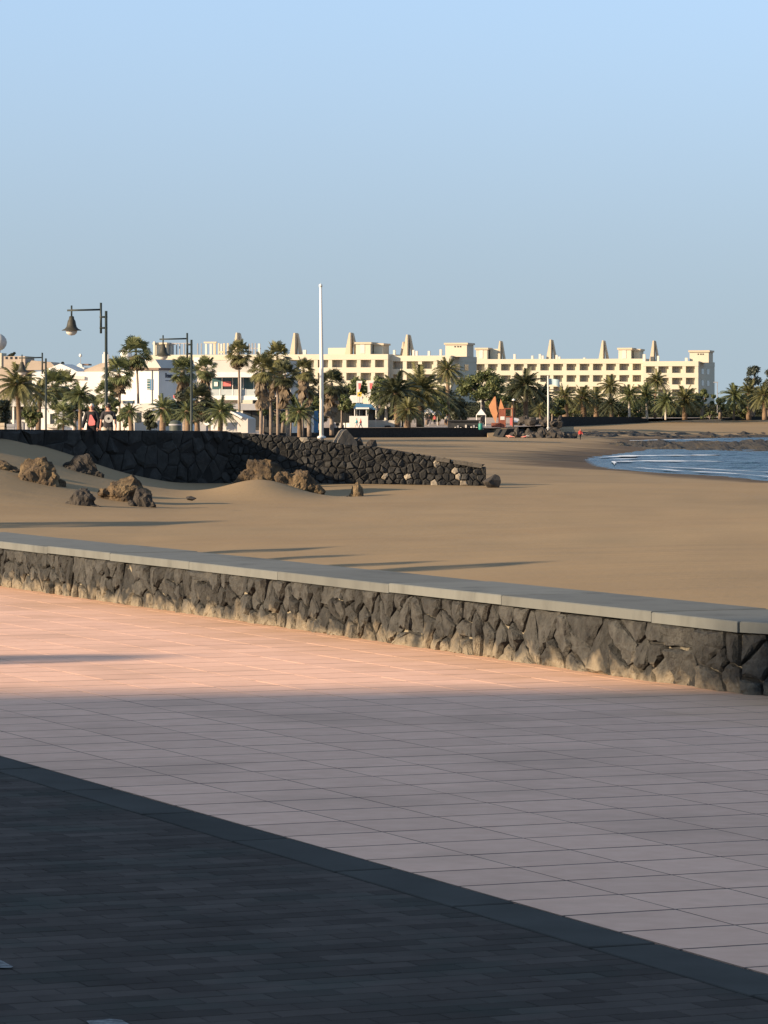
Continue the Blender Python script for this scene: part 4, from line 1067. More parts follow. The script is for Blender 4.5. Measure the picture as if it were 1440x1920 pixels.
# sign frames on the hotel roof
sg = thing('roof_sign', 'row of tall letter frames standing on the left hotel roof', 'sign', (PX(315, 888), 888, PZ(664, 888)), -TH)
def sgu(x): return S(x-315, 888)/math.cos(TH)
for (x, w, m_) in [(318, 2.0, 'grey'), (324, 2.0, 'grey'), (331, 1.6, 'grey'), (337, 1.6, 'grey'), (345, 2, 'grey'), (352, 1.6, 'grey'), (371, 1.6, 'grey'), (378, 1.6, 'grey'), (387, 3.6, 'white2'), (396, 4.2, 'white2'), (403, 4.6, 'cream2'), (411, 3, 'cream2'), (416, 3, 'white2'), (421, 3, 'cream2'), (428, 3, 'cream2'), (468, 3, 'white2'), (474, 2, 'grey'), (480, 2, 'grey'), (487, 4, 'white2')]:
    MB().box(sgu(x)-S(w, 888)/2, sgu(x)+S(w, 888)/2, 0, .4, -.1, S(20 if m_ != 'white2' else 19, 888)).build('letter_post', M[m_], sg)
MB().box(sgu(383), sgu(407), -.1, .5, S(20, 888), S(23, 888)).build('letter_bar', M['cream2'], sg)
MB().box(sgu(412), sgu(420), -.05, .45, S(2, 888), S(5, 888)).build('letter_bar', M['cream2'], sg)
MB().box(sgu(318), sgu(356), .1, .3, S(19, 888), S(21, 888)).build('letter_bar', M['grey'], sg)
MB().box(sgu(466), sgu(490), .1, .3, S(9, 888), S(11, 888)).build('letter_bar', M['grey'], sg)

# white villas at left ---------------------------------------------------
B = Bld('white_house', 'big white gabled house behind the nearest lamp', 60, 490, R(6), 'house')
B.box('wall', 'white', 60, 290, 697, 812, 0, 9)
B.poly('gable', 'white', [(72, 699), (150, 699), (130, 689), (113, 682)], .02, 8.9)
B.poly('roof', 'roof_tan', [(152, 697), (202, 697), (202, 679), (186, 681), (156, 693)], 1.5, 8)
B.box('chimney', 'white', 185, 196, 664, 690, 3, 4); B.box('chimney_cap', 'white', 187, 194, 659.5, 664, 3.1, 3.9)
MB().lathe([(0, 1), (.5, .9), (.72, .55), (.8, 0), (.8, -3)], (B.u(228), 4, B.w(667)), 14).build('dome', M['white'], B.root, True)
B.poly('eave', 'white2', [(88, 709), (160, 712), (160, 706), (88, 700)], -.25, 0.0)
B = Bld('blue_shuttered_villa', 'white villa with blue shutter and grey shaded side wall', 226, 470, R(20), 'house')
B.box('wall', 'white', 226, 299, 694, 815, 0, 12)
B.box('cornice', 'roof_brown', 268, 301, 690, 694, -.35, 12.3)
B.poly('roof', 'plaster', [(262, 690), (301, 690), (290, 674), (272, 674)], .4, 12)
sh = B.box('window', 'glass_teal', 277, 283, 711, 731, -.02, .05)
for k in range(4): B.box('bar', 'white', 276.5, 283.5, 714+k*5, 714.8+k*5, -.06, -.02, sh)
B.box('shutter', 'blue', 283, 288.5, 711, 731.5, -.08, .02)
B.box('drainpipe', 'grey', 286, 287, 694, 760, -.12, -.02)
sw = MB().box(B.u(299), B.u(299)+.06, 8.0, 9.2, B.w(733), B.w(709)).build('side_window', M['blue'], B.root)
fc = bpy.data.curves.new('lettering', 'FONT'); fc.body = 'Beauty'; fc.size = .85; fc.extrude = .02
fo = bpy.data.objects.new('tmp', fc); col.objects.link(fo); bpy.context.view_layer.update()
fm = bpy.data.meshes.new_from_object(fo.evaluated_get(bpy.context.evaluated_depsgraph_get())); bpy.data.objects.remove(fo)
fm.materials.clear(); fo = link('lettering', fm, M['navy'], B.root); fo.location = (B.u(299)+.04, 2.0, B.w(708)); fo.rotation_euler = (R(90), 0, R(90))
MB().box(B.u(299)-.01, B.u(299)+.03, 2.1, 4.3, B.w(714), B.w(713)).build('lettering_line', M['navy'], B.root)
MB().box(B.u(299)+.02, B.u(299)+.6, 10.2, 10.8, B.w(735), B.w(703)).build('pilaster', M['white'], B.root)
B = Bld('flat_villa', 'low white building right of the shuttered villa with pale pitched roof', 322, 560, R(8), 'house')
B.box('wall', 'plaster', 300, 392, 702, 812, 0, 8)
B.poly('roof', 'roof_tan', [(292, 702), (398, 702), (385, 684), (300, 680)], -.3, 8.2)
B.box('chimney', 'roof_brown', 318, 328, 689, 700, -.6, .4)
B.box('chimney', 'white', 361, 372, 670, 694, 1, 2)
# glass fronted restaurant
B = Bld('glass_restaurant', 'white two-storey building with long green glazed terrace', 388, 545, R(8), 'building')
B.box('wall', 'white', 388, 540, 757, 812, 3, 12)
B.box('upper_wall', 'white2', 388, 540, 690, 757, 2.6, 12)
B.poly('roof', 'plaster', [(380, 702), (540, 702), (536, 676), (398, 676)], -1.0, 11)
B.box('fascia', 'white', 388, 540, 698, 707.5, -1.1, 2.6)
B.box('floor_slab', 'white', 388, 540, 742, 750, -.8, 2.6)
B.box('lower_fascia', 'cream', 448, 476, 750, 757, -.9, 2.6)
for i in range(6):
    w_ = B.box('window', 'glass_teal', 392+i*20, 411+i*20, 708, 743, 2.40, 2.52)
    B.box('mullion', 'white', 410.6+i*20, 411.8+i*20, 708, 743, 2.2, 2.55, w_)
B.box('banner', 'pink', 412, 428, 715, 724, 2.28, 2.36); B.box('poster', 'white', 396, 403, 716, 724, 2.28, 2.36)
B.box('window_blind', 'glass_dark', 411, 444, 723.5, 729, 2.3, 2.38)
for i in range(5): B.box('railing_panel', 'rail_glass', 391+i*24, 414+i*24, 730, 742, -.62, -.56)
for i in range(6): B.box('railing_post', 'white', 389.4+i*24, 390.8+i*24, 729, 742, -.66, -.5)
B.box('column', 'white', 450, 454.5, 698, 755, -1.05, -.55); 
B.box('awning', 'grey', 444, 500, 757, 769, -3.2, 2.9)
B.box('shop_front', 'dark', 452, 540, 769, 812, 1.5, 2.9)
for i in range(5): B.box('shop_pane', 'glass_dark', 455+i*15, 468+i*15, 772, 800, 1.4, 1.5)
# low houses in front
B = Bld('bungalow', 'small white bungalow with doorway behind the farthest lamp', 74, 425, R(4), 'house')
B.box('wall', 'white', 76, 140, 765, 812, 0, 6)
B.poly('roof', 'white', [(72, 765), (138, 765), (138, 751), (84, 751)], -.15, 6.1)
d = B.box('door', 'glass_dark', 94, 103, 776, 795, -.03, .04)
B.box('door_frame', 'white', 103, 105, 774, 796, -.12, .04, d)
B.box('window', 'grey', 110, 118, 771, 782, -.04, .04)
B.box('step', 'white2', 88, 112, 795, 802, -.8, 0)
B = Bld('beach_bar', 'white beach bar with shaded open front at the left edge', -20, 445, R(4), 'bar')
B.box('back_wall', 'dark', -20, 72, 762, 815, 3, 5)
B.poly('roof', 'white', [(14, 762), (72, 762), (66, 755), (48, 748), (22, 748)], -.3, 5)
for x in (2, 24, 64): B.box('post', 'white', x, x+3, 762, 812, -.2, .1)
B.box('counter', 'white2', 20, 70, 787, 792, .2, .8); B.box('counter_front', 'grey', 22, 68, 792, 810, .3, .7)
for i in range(4): B.box('baluster', 'white', 30+i*9, 32+i*9, 790, 806, .0, .15)
B = Bld('beige_block', 'beige flat-roofed block on the skyline at the left edge', -60, 640, R(6), 'building')
B.box('wall', 'roof_tan', -60, 48, 668, 812, 0, 8); B.box('tower', 'cream', -30, 4, 662, 690, -.2, 4)
for i in range(3): B.box('window', 'glass_dark', 11+i*9, 15+i*9, 669, 673.5, -.05, .02)
B.poly('roof', 'roof_tan', [(46, 694), (112, 694), (96, 679), (60, 676)], 0, 8)
g = thing('globe_tank', 'round pale tank on a stem at the left edge of the skyline', 'tank', (PX(-3, 642), 642, PZ(664, 642)))
MB().lathe([(.0, 1.45), (.55, 1.34), (1.0, 1.03), (1.34, .52), (1.45, 0), (1.34, -.52), (1.0, -1.03), (.55, -1.34), (0, -1.45)], (0, 0, 2.0), 20).build('ball', M['plaster'], g, True)
MB().tube([(0, 0, -.3), (0, 0, .8)], .35, 10).build('stem', M['grey'], g, True)
B = Bld('skyline_house', 'tiny white house with peaked gable on the skyline', 132, 640, R(6), 'house')
B.box('wall', 'white', 132, 158, 689, 720, 0, 4); B.poly('gable', 'white', [(142, 689), (155, 689), (153, 683), (149, 681), (145, 684)], .02, 1.2); B.box('roof', 'roof_brown', 150, 164, 682, 685, 1, 4)
an = thing('aerial', 'white dish aerial on a thin mast against the sky', 'aerial', (PX(151, 642), 642, PZ(684, 642)))
MB().tube([(0, 0, -.2), (0, 0, 1.4)], .05, 6).build('mast', M['grey'], an)
MB().lathe([(0, -.28), (.22, -.22), (.28, 0), (.22, .22), (0, .28)], (0, 0, 1.6), 10).build('dish', M['white'], an, True)
B = Bld('arched_house', 'small grey-white arched house behind the stubby palm', 252, 435, R(10), 'house')
arc = [(252, 812), (300, 812), (300, 776)] + [(276 + 24*math.cos(R(a_)), 776 - 20*math.sin(R(a_))) for a_ in range(10, 171, 16)] + [(252, 776)]
B.poly('wall', 'plaster', arc, 0, 6)
B.box('door', 'glass_dark', 256, 265, 773, 792, -.04, .03); B.box('window', 'glass_dark', 272, 275, 772, 787, -.04, .03)
B.box('canopy', 'white', 277, 292, 767, 770, -1.6, -.02); B.box('porch', 'grey', 278, 304, 770, 800, .05, .4)
B = Bld('stepped_house', 'low white house with a leaf-shadowed wall right of the nearest lamp', 205, 440, R(6), 'house')
B.box('wall', 'white', 205, 262, 757, 812, 0, 6); B.box('parapet', 'white2', 206, 238, 751, 757, .5, 5.5)
B = Bld('gabled_kiosk', 'grey kiosk with white sloping roof edge near the young palm', 412, 300, R(10), 'kiosk')
B.poly('wall', 'plaster', [(416, 812), (465, 812), (465, 785), (433, 772), (418, 785)], 0, 3)
B.poly('roof_edge', 'white', [(432, 771), (434, 770), (456, 782), (453, 786)], -.25, 0.02)
B = Bld('small_kiosk', 'little white slanted stall roof right of the second lamp', 372, 290, R(8), 'kiosk')
B.poly('roof', 'white', [(372, 785), (384, 784), (395, 796), (388, 798)], -.3, 1.2); B.box('wall', 'grey', 372, 386, 790, 812, .1, 1.1)
B = Bld('pink_awning', 'small red and white awning beside the shaggy fan palm', 326, 430, R(8), 'awning')
B.box('valance', 'pink', 326, 341, 741, 746, -.4, 1.2); B.poly('canopy', 'white', [(326, 747), (338, 747), (350, 764), (346, 766)], -.3, 1.0)
bn = thing('litter_bin', 'round dark green litter bin between the palms on the promenade', 'bin', (PX(329, 215), 215, zplat(215)))
hb_ = PZ(788, 215)-zplat(215)
MB().lathe([(0, 0), (.28, 0), (.36, .3), (.36, hb_-.25), (.30, hb_-.08), (.1, hb_), (0, hb_)], n=16).build('barrel', M['binGreen'], bn, True)
MB().lathe([(.37, 0), (.385, .02), (.385, .07), (.37, .09)], (0, 0, hb_-.3), 16).build('rim', M['grey'], bn, True)
for (x0, x1, y0, Y, m_, lb) in [(320, 328, 786, 218, 'black', 'black post box beside the litter bin'), (13, 27, 795, 150, 'grey', 'grey box standing on the wall at the left edge'), (0, 8, 793, 152, 'cream2', 'cream box standing on the wall at the left edge'), (424, 444, 792, 262, 'white2', 'white and rusty bench end by the young palm')]:
    t = thing('street_box', lb, 'box', (PX((x0+x1)/2, Y), Y, zplat(Y))); hh = PZ(y0, Y)-zplat(Y); w_ = S(x1-x0, Y)/2
    MB().box(-w_, w_, 0, w_*1.6, 0, hh*.9).build('body', M[m_], t); MB().box(-w_*1.08, w_*1.08, -.03, w_*1.6+.03, hh*.9, hh).build('lid', M[m_], t)

# restaurant terrace -----------------------------------------------------
YR = 652
B = Bld('beach_restaurant', 'beach restaurant with white corner wall and blue-grey terrace front', 640, YR, R(0), 'restaurant')
B.box('corner_wall', 'white', 655, 690, 780, 806, -1, 3)
B.box('terrace_front', 'white2', 690, 753, 788, 806, 2.6, 6)
B.box('counter', 'white', 637, 655, 793, 806, 0, 1.5)
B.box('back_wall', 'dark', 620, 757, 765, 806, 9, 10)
B.box('awning', 'awning', 610, 655, 757, 764, 1, 9)
B.poly('canopy', 'white', [(650, 755), (679, 755), (679, 743), (672, 741), (657, 741)], 4, 9)
B.poly('canopy', 'plaster', [(634, 755), (648, 755), (648, 744), (643, 743)], 4, 9)
B.poly('blue_awning', 'blue', [(662, 766), (704, 768), (696, 758), (668, 756)], 1.5, 8)
B.box('awning_edge', 'white', 667, 692, 764, 767, 1.2, 1.6)
for x in (664, 686, 704): B.box('awning_post', 'white', x, x+1.5, 765, 800, 1.6, 1.8)
for i in range(6): B.box('window', 'glass_dark', 624+i*20, 640+i*20, 768, 790, 8.9, 9.0)
B.box('bench', 'dark', 721, 732, 798, 805, 1.6, 2.5)
for (x, y0, y1, lb) in [(708, 758, 786, 'closed cream parasol on the restaurant terrace, left of two'), (724, 755, 788, 'closed cream parasol on the restaurant terrace, right of two')]:
    t = thing('closed_parasol', lb, 'parasol', (PX(x, YR+4), YR+4, PZ(806, YR))); z1 = PZ(y0, YR)-PZ(806, YR); z0 = PZ(y1, YR)-PZ(806, YR)
    MB().tube([(0, 0, 0), (0, 0, z1)], .06, 6).build('pole', M['white'], t)
    MB().lathe([(.0, z1), (.12, z1-.15), (.2, z1-.9), (.24, z1-1.7), (.32, z0+.1), (.22, z0)], n=10).build('canopy', M['white2'], t, True)
for i, (x, y0, y1, wv) in enumerate([(669, 714, 748, 10), (690, 714, 742, 11)]):
    t = thing('feather_banner', ['white feather banner with red mark, left of two', 'white feather banner with red mark, right of two'][i], 'banner', (PX(x, YR+3), YR+3, PZ(800, YR)))
    zt = PZ(y0, YR)-PZ(800, YR); zb = PZ(y1, YR)-PZ(800, YR); w_ = S(wv, YR)
    MB().tube([(0, 0, 0), (0, 0, zt)], .05, 6).build('pole', M['white'], t)
    MB().prism([(0.05, zb), (.45, zb), (.5, zb+(zt-zb)*.45), (w_, zt-.25), (w_, zt), (.05, zt)], -.02, .02).build('cloth', M['white'], t, fix=True)
    MB().prism([(.30, zt-1.5), (.62, zt-1.35), (w_*.82, zt-.4), (.25, zt-.35)], -.05, -.025).build('mark', M['pink'], t, fix=True)
t = thing('yellow_sign', 'small yellow sign beside the left feather banner', 'sign', (PX(674, YR+2), YR+2, PZ(800, YR)))
MB().tube([(0, 0, 0), (0, 0, 6.0)], .05, 6).build('post', M['grey'], t); MB().box(-.35, .35, -.06, .0, 5.2, 5.95).build('panel', M['yellow'], t); MB().box(-.15, .15, -.08, -.062, 5.4, 5.7).build('mark', M['navy'], t)
t = thing('blue_sign', 'upright blue and white board left of the pole foot', 'sign', (PX(590, 480), 480, zplat(480)))
MB().box(-.1, S(7, 480), 0, .2, 0, PZ(770, 480)-zplat(480)).build('blue_board', M['blue'], t); MB().box(-S(9, 480), -.12, .02, .2, 0, PZ(775, 480)-zplat(480)).build('white_board', M['white'], t)
t = thing('dark_post', 'thin dark lamp post in front of the restaurant', 'post', (PX(648, 640), 640, PZ(806, 640)))
MB().tube([(0, 0, 0), (0, 0, S(56, 640))], .08, 6).build('post', M['black'], t); MB().lathe([(0, .3), (.2, .2), (.25, 0), (0, -.1)], (0, 0, S(56, 640)), 8).build('lantern', M['black'], t)
for (x, yt, wv, Y, lb, m_) in [(731, 752, 22, 668, 'pale open parasol behind the closed parasols', 'white2'), (803, 765, 22, 690, 'white parasol behind the large date palm', 'white'), (820, 768, 18, 695, 'small cream parasol near the walkers', 'white2')]:
    t = thing('parasol', lb, 'parasol', (PX(x, Y), Y, zplat(Y))); zt = PZ(yt, Y)-zplat(Y); w_ = S(wv, Y)/2
    MB().tube([(0, 0, 0), (0, 0, zt)], .05, 6).build('pole', M['white'], t); MB().lathe([(0, zt), (w_*.5, zt-.3), (w_, zt-.75), (w_*.98, zt-.95)], n=8).build('canopy', M[m_], t)
t = thing('white_tent', 'small white peaked tent left of the orange sculpture', 'tent', (PX(902, 680), 680, zplat(680)))
w_ = S(9, 680); z0, z1 = PZ(778, 680)-zplat(680), PZ(766, 680)-zplat(680)
MB().add([(-w_, -w_, z0), (w_, -w_, z0), (w_, w_, z0), (-w_, w_, z0), (0, 0, z1)], [(0, 1, 4), (1, 2, 4), (2, 3, 4), (3, 0, 4)]).build('roof', M['white'], t)
MB().tube([(0, 0, z1-.1), (0, 0, z1+1.6)], .05, 6).build('finial', M['white'], t)
for sx in (-1, 1):
    for sy in (-1, 1): MB().tube([(sx*w_*.95, sy*w_*.95, 0), (sx*w_*.95, sy*w_*.95, z0)], .05, 6).build('leg', M['white'], t)
t = thing('white_shelter', 'white tilted shelter roof right of the red tower', 'shelter', (PX(968, 700), 700, zplat(700)))
MB().add([(-.8, 0, S(7, 700)), (1.3, 0, S(5, 700)), (1.3, 1.5, S(11, 700)), (-.9, 1.5, S(16, 700))], [(0, 1, 2, 3)]).build('roof', M['white'], t)
for sx in (-.7, 1.2): MB().tube([(sx, .7, -.6), (sx, .7, S(9, 700))], .05, 6).build('leg', M['white'], t)

# orange sculpture and red tower -------------------------------------------
YS = 655
def cs(cx, cy): return (S(880 + cx/7.2 - 935, YS), PZ(720 + cy/7.2, YS) - PZ(806, YS))
t = thing('orange_sculpture', 'orange pointed sail sculpture on a red block', 'sculpture', (PX(935, YS), YS, PZ(806, YS)))
MB().prism([cs(355, 525), cs(383, 395), cs(368, 340), cs(352, 168), cs(335, 175), cs(262, 300), cs(290, 380)], 0, .5).build('sail', M['orange'], t, fix=True)
MB().prism([cs(384, 520), cs(392, 400), cs(376, 250), cs(354, 168), cs(370, 335), cs(384, 395)], .1, 1.0).build('sail_shaded_side', M['redwood'], t, fix=True)  # right side of the sail, its shade put into the darker colour
MB().prism([cs(395, 340), cs(470, 335), cs(425, 205)], 0, .6).build('sail', M['orange'], t, fix=True)
MB().prism([cs(300, 610), cs(412, 610), cs(412, 525), cs(300, 525)], -.2, 1.6).build('plinth', M['redwood'], t, fix=True)
MB().prism([cs(396, 600), cs(480, 600), cs(480, 343), cs(396, 343)], .1, 1.3).build('block', M['redwood'], t, fix=True)
MB().prism([cs(418, 485), cs(475, 485), cs(475, 438), cs(418, 438)], .02, .09).build('notice', M['white'], t, fix=True)
t = thing('red_tower', 'red framed lookout stand right of the orange sculpture', 'tower', (PX(955, YS+3), YS+3, PZ(806, YS)))
for x in (486, 585):
    for v in (0, 1.6): MB().tube([(cs(x, 0)[0]-cs(540, 0)[0], v, 0), (cs(x, 0)[0]-cs(540, 0)[0], v, cs(0, 330)[1])], .08, 6).build('post', M['redwood'], t)
ux = lambda c: cs(c, 0)[0]-cs(540, 0)[0]
MB().box(ux(480), ux(592), -.1, 1.7, cs(0, 340)[1], cs(0, 325)[1]).build('roof', M['redwood'], t)
MB().box(ux(482), ux(590), -.05, 1.65, cs(0, 450)[1], cs(0, 435)[1]).build('platform', M['redwood'], t)
MB().box(ux(548), ux(588), .1, .2, cs(0, 560)[1], cs(0, 452)[1]).build('panel', M['pink'], t)
t = thing('dark_post', 'tall dark lamp post right against the red tower', 'post', (PX(963, YS-1), YS-1, PZ(806, YS)))
MB().tube([(0, 0, 0), (0, 0, S(55, YS))], .09, 6).build('post', M['black'], t); MB().lathe([(0, .35), (.25, .2), (.3, 0), (0, -.1)], (0, 0, S(55, YS)), 8).build('lantern', M['white'], t)
t = thing('ramp', 'sandy ramp between the black wall and the breakwater', 'ramp', (PX(932, 640), 640, -3.4))
MB().prismx([(-9, -.1), (6, 1.55), (6, -1), (-9, -1)], -1.7, 2.0).build('slope', M['sand'], t, fix=True)
t = thing('ramp_wall', 'black retaining block at the left end of the breakwater', 'wall', (PX(942, 632), 632, -3.5))
MB().prism([(-.1, 0), (4.6, 0), (4.6, 1.55), (1.0, 1.6)], 0, 3).build('block', M['lava_far'], t, loc=None, rot=(0, 0, .6), fix=True)
t = thing('teal_bin', 'teal litter bin at the end of the black wall', 'bin', (PX(901, 632), 632, PZ(806, 632)))
MB().lathe([(0, 0), (.28, 0), (.34, .15), (.36, .95), (.30, 1.05), (0, 1.1)], n=12).build('barrel', M['binTeal'], t, True); MB().tube([(.45, 0, 0), (.45, 0, 1.2)], .04, 6).build('post', M['grey'], t)
# dark parked stall row behind the black wall
t = thing('dark_stall', 'dark low stall with white goods between palms and teal bin', 'stall', (PX(872, 648), 648, PZ(805, 648)))
MB().box(-S(32, 648), S(26, 648), 0, 2.5, 0, S(15, 648)).build('body', M['dark'], t)
MB().box(-S(34, 648), S(28, 648), -.4, 2.8, S(15, 648), S(17.5, 648)).build('roof', M['dark'], t)
r6 = random.Random(4)
for i in range(9): MB().box(-S(20-5*i, 648), -S(20-5*i-3, 648), -.5, -.05, 0, S(r6.uniform(3, 9), 648)).build('goods', M[r6.choice(['white2', 'grey', 'dark'])], t)
t = thing('café_tables'.replace('é', 'e'), 'cluster of pale chairs and tables left of the white corner wall', 'tables', (PX(633, 640), 640, PZ(806, 640)))
for i in range(10):
    x = S(-14+i*2.6+r6.uniform(-1, 1), 640); h_ = S(r6.uniform(7, 15), 640)
    MB().box(x-.22, x+.22, .2*i % 1.3, .2*i % 1.3+.4, 0, h_).build('chair', M[['grey', 'white2', 'dark'][i % 3]], t)

t = thing('mast', 'thin distant lamp mast right of the hotel end wall', 'mast', (PX(1345, 860), 860, -.6))
MB().tube([(0, 0, 0), (0, 0, PZ(716, 860)+.6)], .09, 6).build('post', M['grey'], t); MB().box(-.9, .2, -.1, .1, PZ(716, 860)+.4, PZ(716, 860)+.6).build('arm', M['grey'], t)
# ------------------------------------------------------------------ people
def skin_mesh(joints, edges):
    me = bpy.data.meshes.new('body'); names = list(joints)
    me.from_pydata([joints[n][0] for n in names], [], []) if False else me.from_pydata([joints[n][0] for n in names], [(names.index(a_), names.index(b_)) for a_, b_ in edges], [])
    o = bpy.data.objects.new('tmp', me); col.objects.link(o)
    md = o.modifiers.new('s', 'SKIN'); md.use_smooth_shade = True
    for i, n in enumerate(names):
        sv = me.skin_vertices[0].data[i]; rr_ = joints[n][1]; sv.radius = rr_ if isinstance(rr_, tuple) else (rr_, rr_); sv.use_root = (n == 'pelvis')
    ss = o.modifiers.new('u', 'SUBSURF'); ss.levels = 2; ss.render_levels = 2
    bpy.context.view_layer.update()
    dg = bpy.context.evaluated_depsgraph_get(); res = bpy.data.meshes.new_from_object(o.evaluated_get(dg))
    bpy.data.objects.remove(o); return res
def person(label, x, Y, zfoot, height, facing, top, legs, step=.25, hair=True, arms=((.25, .1), (-.2, .1)), sleeves=.45, long_legs=False, hairm='hair'):
    """facing: angle of the way the chest looks (0 = away from the camera). +y local is forward."""
    k = height/1.75
    t = thing('person', label, 'person', (PX(x, Y), Y, zfoot), facing)
    J = {'pelvis': ((0, 0, .95), (.165, .125)), 'waist': ((0, 0, 1.10), (.15, .11)), 'chest': ((0, .02, 1.30), (.185, .125)), 'neckb': ((0, .0, 1.46), (.10, .08)),
         'neck': ((0, .01, 1.52), .055), 'head0': ((0, .03, 1.60), (.075, .09)), 'head1': ((0, .02, 1.69), (.08, .098)), 'head2': ((0, .01, 1.755), (.045, .055))}
    E = [('pelvis', 'waist'), ('waist', 'chest'), ('chest', 'neckb'), ('neckb', 'neck'), ('neck', 'head0'), ('head0', 'head1'), ('head1', 'head2')]
    for s_, nm in ((-1, 'L'), (1, 'R')):
        sw_, el_ = arms[0 if s_ < 0 else 1]; st = step*s_
        J['sh'+nm] = ((s_*.175, 0, 1.42), .068); J['el'+nm] = ((s_*.255, sw_*.5-.03, 1.15), .050); J['wr'+nm] = ((s_*.275, sw_+el_, .92), .036)
        J['hd'+nm] = ((s_*.275, sw_+el_+.02, .86), (.024, .042)); J['fg'+nm] = ((s_*.268, sw_+el_+.035, .78), (.014, .030)); J['th'+nm] = ((s_*.245, sw_+el_+.07, .86), .014)
        J['hip'+nm] = ((s_*.09, 0, .88), .098); J['kn'+nm] = ((s_*.10, st*.55+.03, .50), .064); J['an'+nm] = ((s_*.10, st, .10), .042); J['to'+nm] = ((s_*.11, st+.17, .04), (.045, .035))
        E += [('neckb', 'sh'+nm), ('sh'+nm, 'el'+nm), ('el'+nm, 'wr'+nm), ('wr'+nm, 'hd'+nm), ('hd'+nm, 'fg'+nm), ('hd'+nm, 'th'+nm), ('pelvis', 'hip'+nm), ('hip'+nm, 'kn'+nm), ('kn'+nm, 'an'+nm), ('an'+nm, 'to'+nm)]
    me = skin_mesh(J, E)
    link('body', me, M['skin'], t, scale=k)
    def shell(name, pred, off, m):
        bm = bmesh.new(); bm.from_mesh(me); bm.normal_update()
        dl = [f for f in bm.faces if not pred(f.calc_center_median())]
        bmesh.ops.delete(bm, geom=dl, context='FACES')
        for v in bm.verts: v.co += v.normal*off
        q = bpy.data.meshes.new(name); bm.to_mesh(q); bm.free(); q.materials.clear(); link(name, q, M[m], t, scale=k)
    shell('shirt', lambda c: .90 < c.z < 1.485 and (abs(c.x) < .185 or c.z > 1.42-sleeves), .018, top)
    lo = .08 if long_legs else .52
    shell('trousers' if long_legs else 'shorts', lambda c: lo < c.z < .985 and abs(c.x) < .215, .016, legs)
    shell('shoes', lambda c: c.z < .075, .012, 'dark')
    if hair: shell('hair', lambda c: c.z > 1.63 and (c.y < .05 or c.z > 1.72), .014, hairm)
    # face
    for s_ in (-1, 1): MB().lathe([(0, .012), (.011, .008), (.014, 0), (.011, -.008), (0, -.012)], (s_*.032*k, .118*k, 1.655*k), 8).build('eye', M['black'], t, True)
    MB().prism([(-.014*k, 1.60*k), (.014*k, 1.60*k), (.006*k, 1.65*k), (-.006*k, 1.65*k)], .10*k, .142*k).build('nose', M['skin'], t)
    MB().box(-.026*k, .026*k, .105*k, .122*k, 1.571*k, 1.580*k).build('mouth', M['pink'], t)
    for s_ in (-1, 1): MB().lathe([(0, .03), (.014, .02), (.016, 0), (.012, -.02), (0, -.03)], (s_*.088*k, .015*k, 1.645*k), 8).build('ear', M['skin'], t, True)
    return t
p1 = person('bald person in black and pink jacket walking beside the nearest lamp', 172, 134, 0, 1.74, R(172), 'black', 'black', .2, False, ((.12, .12), (.14, .12)), .52, True)
MB().prism([(-.05, .98), (.06, .98), (.09, 1.05), (.03, 1.36), (-.03, 1.36), (-.16, 1.12), (-.15, 1.00)], .150, .172).build('pink_front', M['pink'], p1, fix=True)
MB().lathe([(0, .10), (.05, .088), (.085, .03), (.088, -.02)], (0, .012, 1.665), 14).build('cap', M['plaster'], p1, True)
p2 = person('person in dark printed tee and shorts seen from behind by the lamp', 203, 136, 0, 1.74, R(8), 'tee', 'shorts', .22, True, ((.10, .05), (-.08, .02)), .22)
MB().lathe([(.05, 0), (.15, 0), (.15, .006), (.05, .006)], n=20).build('shirt_print', M['white2'], p2, loc=(0, -.158, 1.22), rot=(R(90), 0, 0))
person('tiny person in turquoise top walking past the white restaurant wall', 669, 646, PZ(803.5, 646), 1.72, R(90), 'teal', 'grey', .3, True)
person('tiny person in red top walking past the white restaurant wall', 676.5, 646, PZ(803.5, 646), 1.68, R(90), 'red', 'navy', .3, True, long_legs=True)
person('tiny person in pink top on the promenade beside the date palms', 815, 668, PZ(796, 668), 1.7, R(180), 'pink', 'navy', .2, True, long_legs=True)
person('tiny person in dark clothes left of the pink top', 805, 670, PZ(796, 670), 1.75, R(160), 'tee', 'navy', .2, True, long_legs=True)
person('tiny person in pale top right of the pink top', 837, 672, PZ(796, 672), 1.72, R(200), 'white2', 'navy', .2, True, long_legs=True)
person('lone person in a red top walking on the sand by the sea', 1088, 606, zsand(PX(1088, 606), 606), 1.74, R(200), 'red', 'black', .25, True, long_legs=True)
for i, x in enumerate((966, 976)):
    t = person(['sunbather lying on the sand by the breakwater, left of two', 'sunbather lying on the sand by the breakwater, right of two'][i], x, 611, 0, 1.7, 0, ['skin', 'white2'][i], 'pink', .05, True)
    t.location = (PX(x, 611), 611, zsand(PX(x, 611), 611)+.22); t.rotation_euler = (R(-82), 0, R(70-160*i))

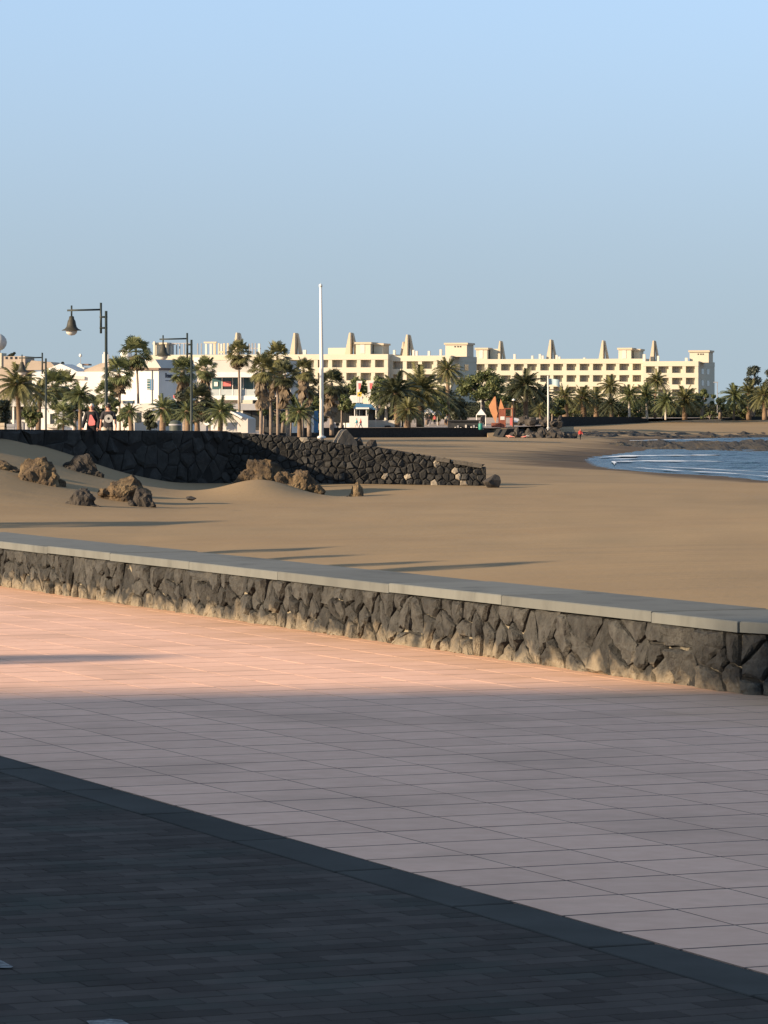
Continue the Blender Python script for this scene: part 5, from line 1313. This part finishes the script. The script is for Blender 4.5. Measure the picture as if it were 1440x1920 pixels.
# ------------------------------------------------------------------ what stands out of frame and throws the long shadows
sb = thing('shade_building', 'tall plain hotel block behind the viewer that shades the foreground paving', 'building', (0, 0, 0))
Hs = 20.0; Ls = Hs/math.tan(SUN_EL)
e0 = Vector((-2.15, 21.3, 0)) - Vector((SUNX, SUNY, 0))*Ls; e1 = Vector((3.00, 21.80, 0)) - Vector((SUNX, SUNY, 0))*Ls
ed = (e1-e0).normalized()
mb = MB(); mb.box(-30, 16, -24, 0, -1, Hs)
mb.build('block', M['white2'], sb, loc=e0, rot=(0, 0, math.atan2(ed.y, ed.x)))
kk = thing('shade_caster', 'plain white box added left of the frame to cast shade under the beach wall', 'kiosk', (-13.2-.6*4.2-.45, 130-.8*4.2+.35, 0), math.atan2(-.8, -.6))  # unseen box added to throw shade on the sand by the wall
MB().box(0, 7.6, -1.8, 0, -.2, 3.6).build('wall', M['white2'], kk); MB().box(-.1, 7.7, -1.9, .1, 3.6, 3.8).build('roof', M['white'], kk)
def shadow_palm(xs, ys, z, H, Rm, label):
    Y = F*(EYE-z)/(ys-HZ); P = Vector((PX(xs, Y), Y, 0)) - Vector((SUNX, SUNY, 0))*((H-z)/math.tan(SUN_EL))
    t = thing('palm_tree', label, 'palm', (P.x, P.y, 0), 0, 'palms out of frame')
    MB().tube([(0, 0, -.3), (0, 0, H)], [.2, .14], 8).build('trunk', M['trunk'], t, True)
    link('crown', mesh_with(FAN[0], M['frond']), None, t, loc=(0, 0, H), scale=(Rm, Rm, Rm*.55))
shadow_palm(450, 1028, -1.3, 6.0, 1.2, 'first palm out of frame that shades the sand')
shadow_palm(545, 1041, -1.25, 5.5, .8, 'second palm out of frame that shades the sand')
shadow_palm(680, 1057, -1.22, 5.5, .9, 'third palm out of frame that shades the sand')
shadow_palm(860, 1066, -1.2, 6.0, 1.2, 'fourth palm out of frame that shades the sand')
shadow_palm(20, 974, -1.35, 6.5, 3.2, 'fifth palm out of frame that shades the sand')
shadow_palm(60, 1236, 0, 5.0, .55, 'sixth palm out of frame that shades the tiles')
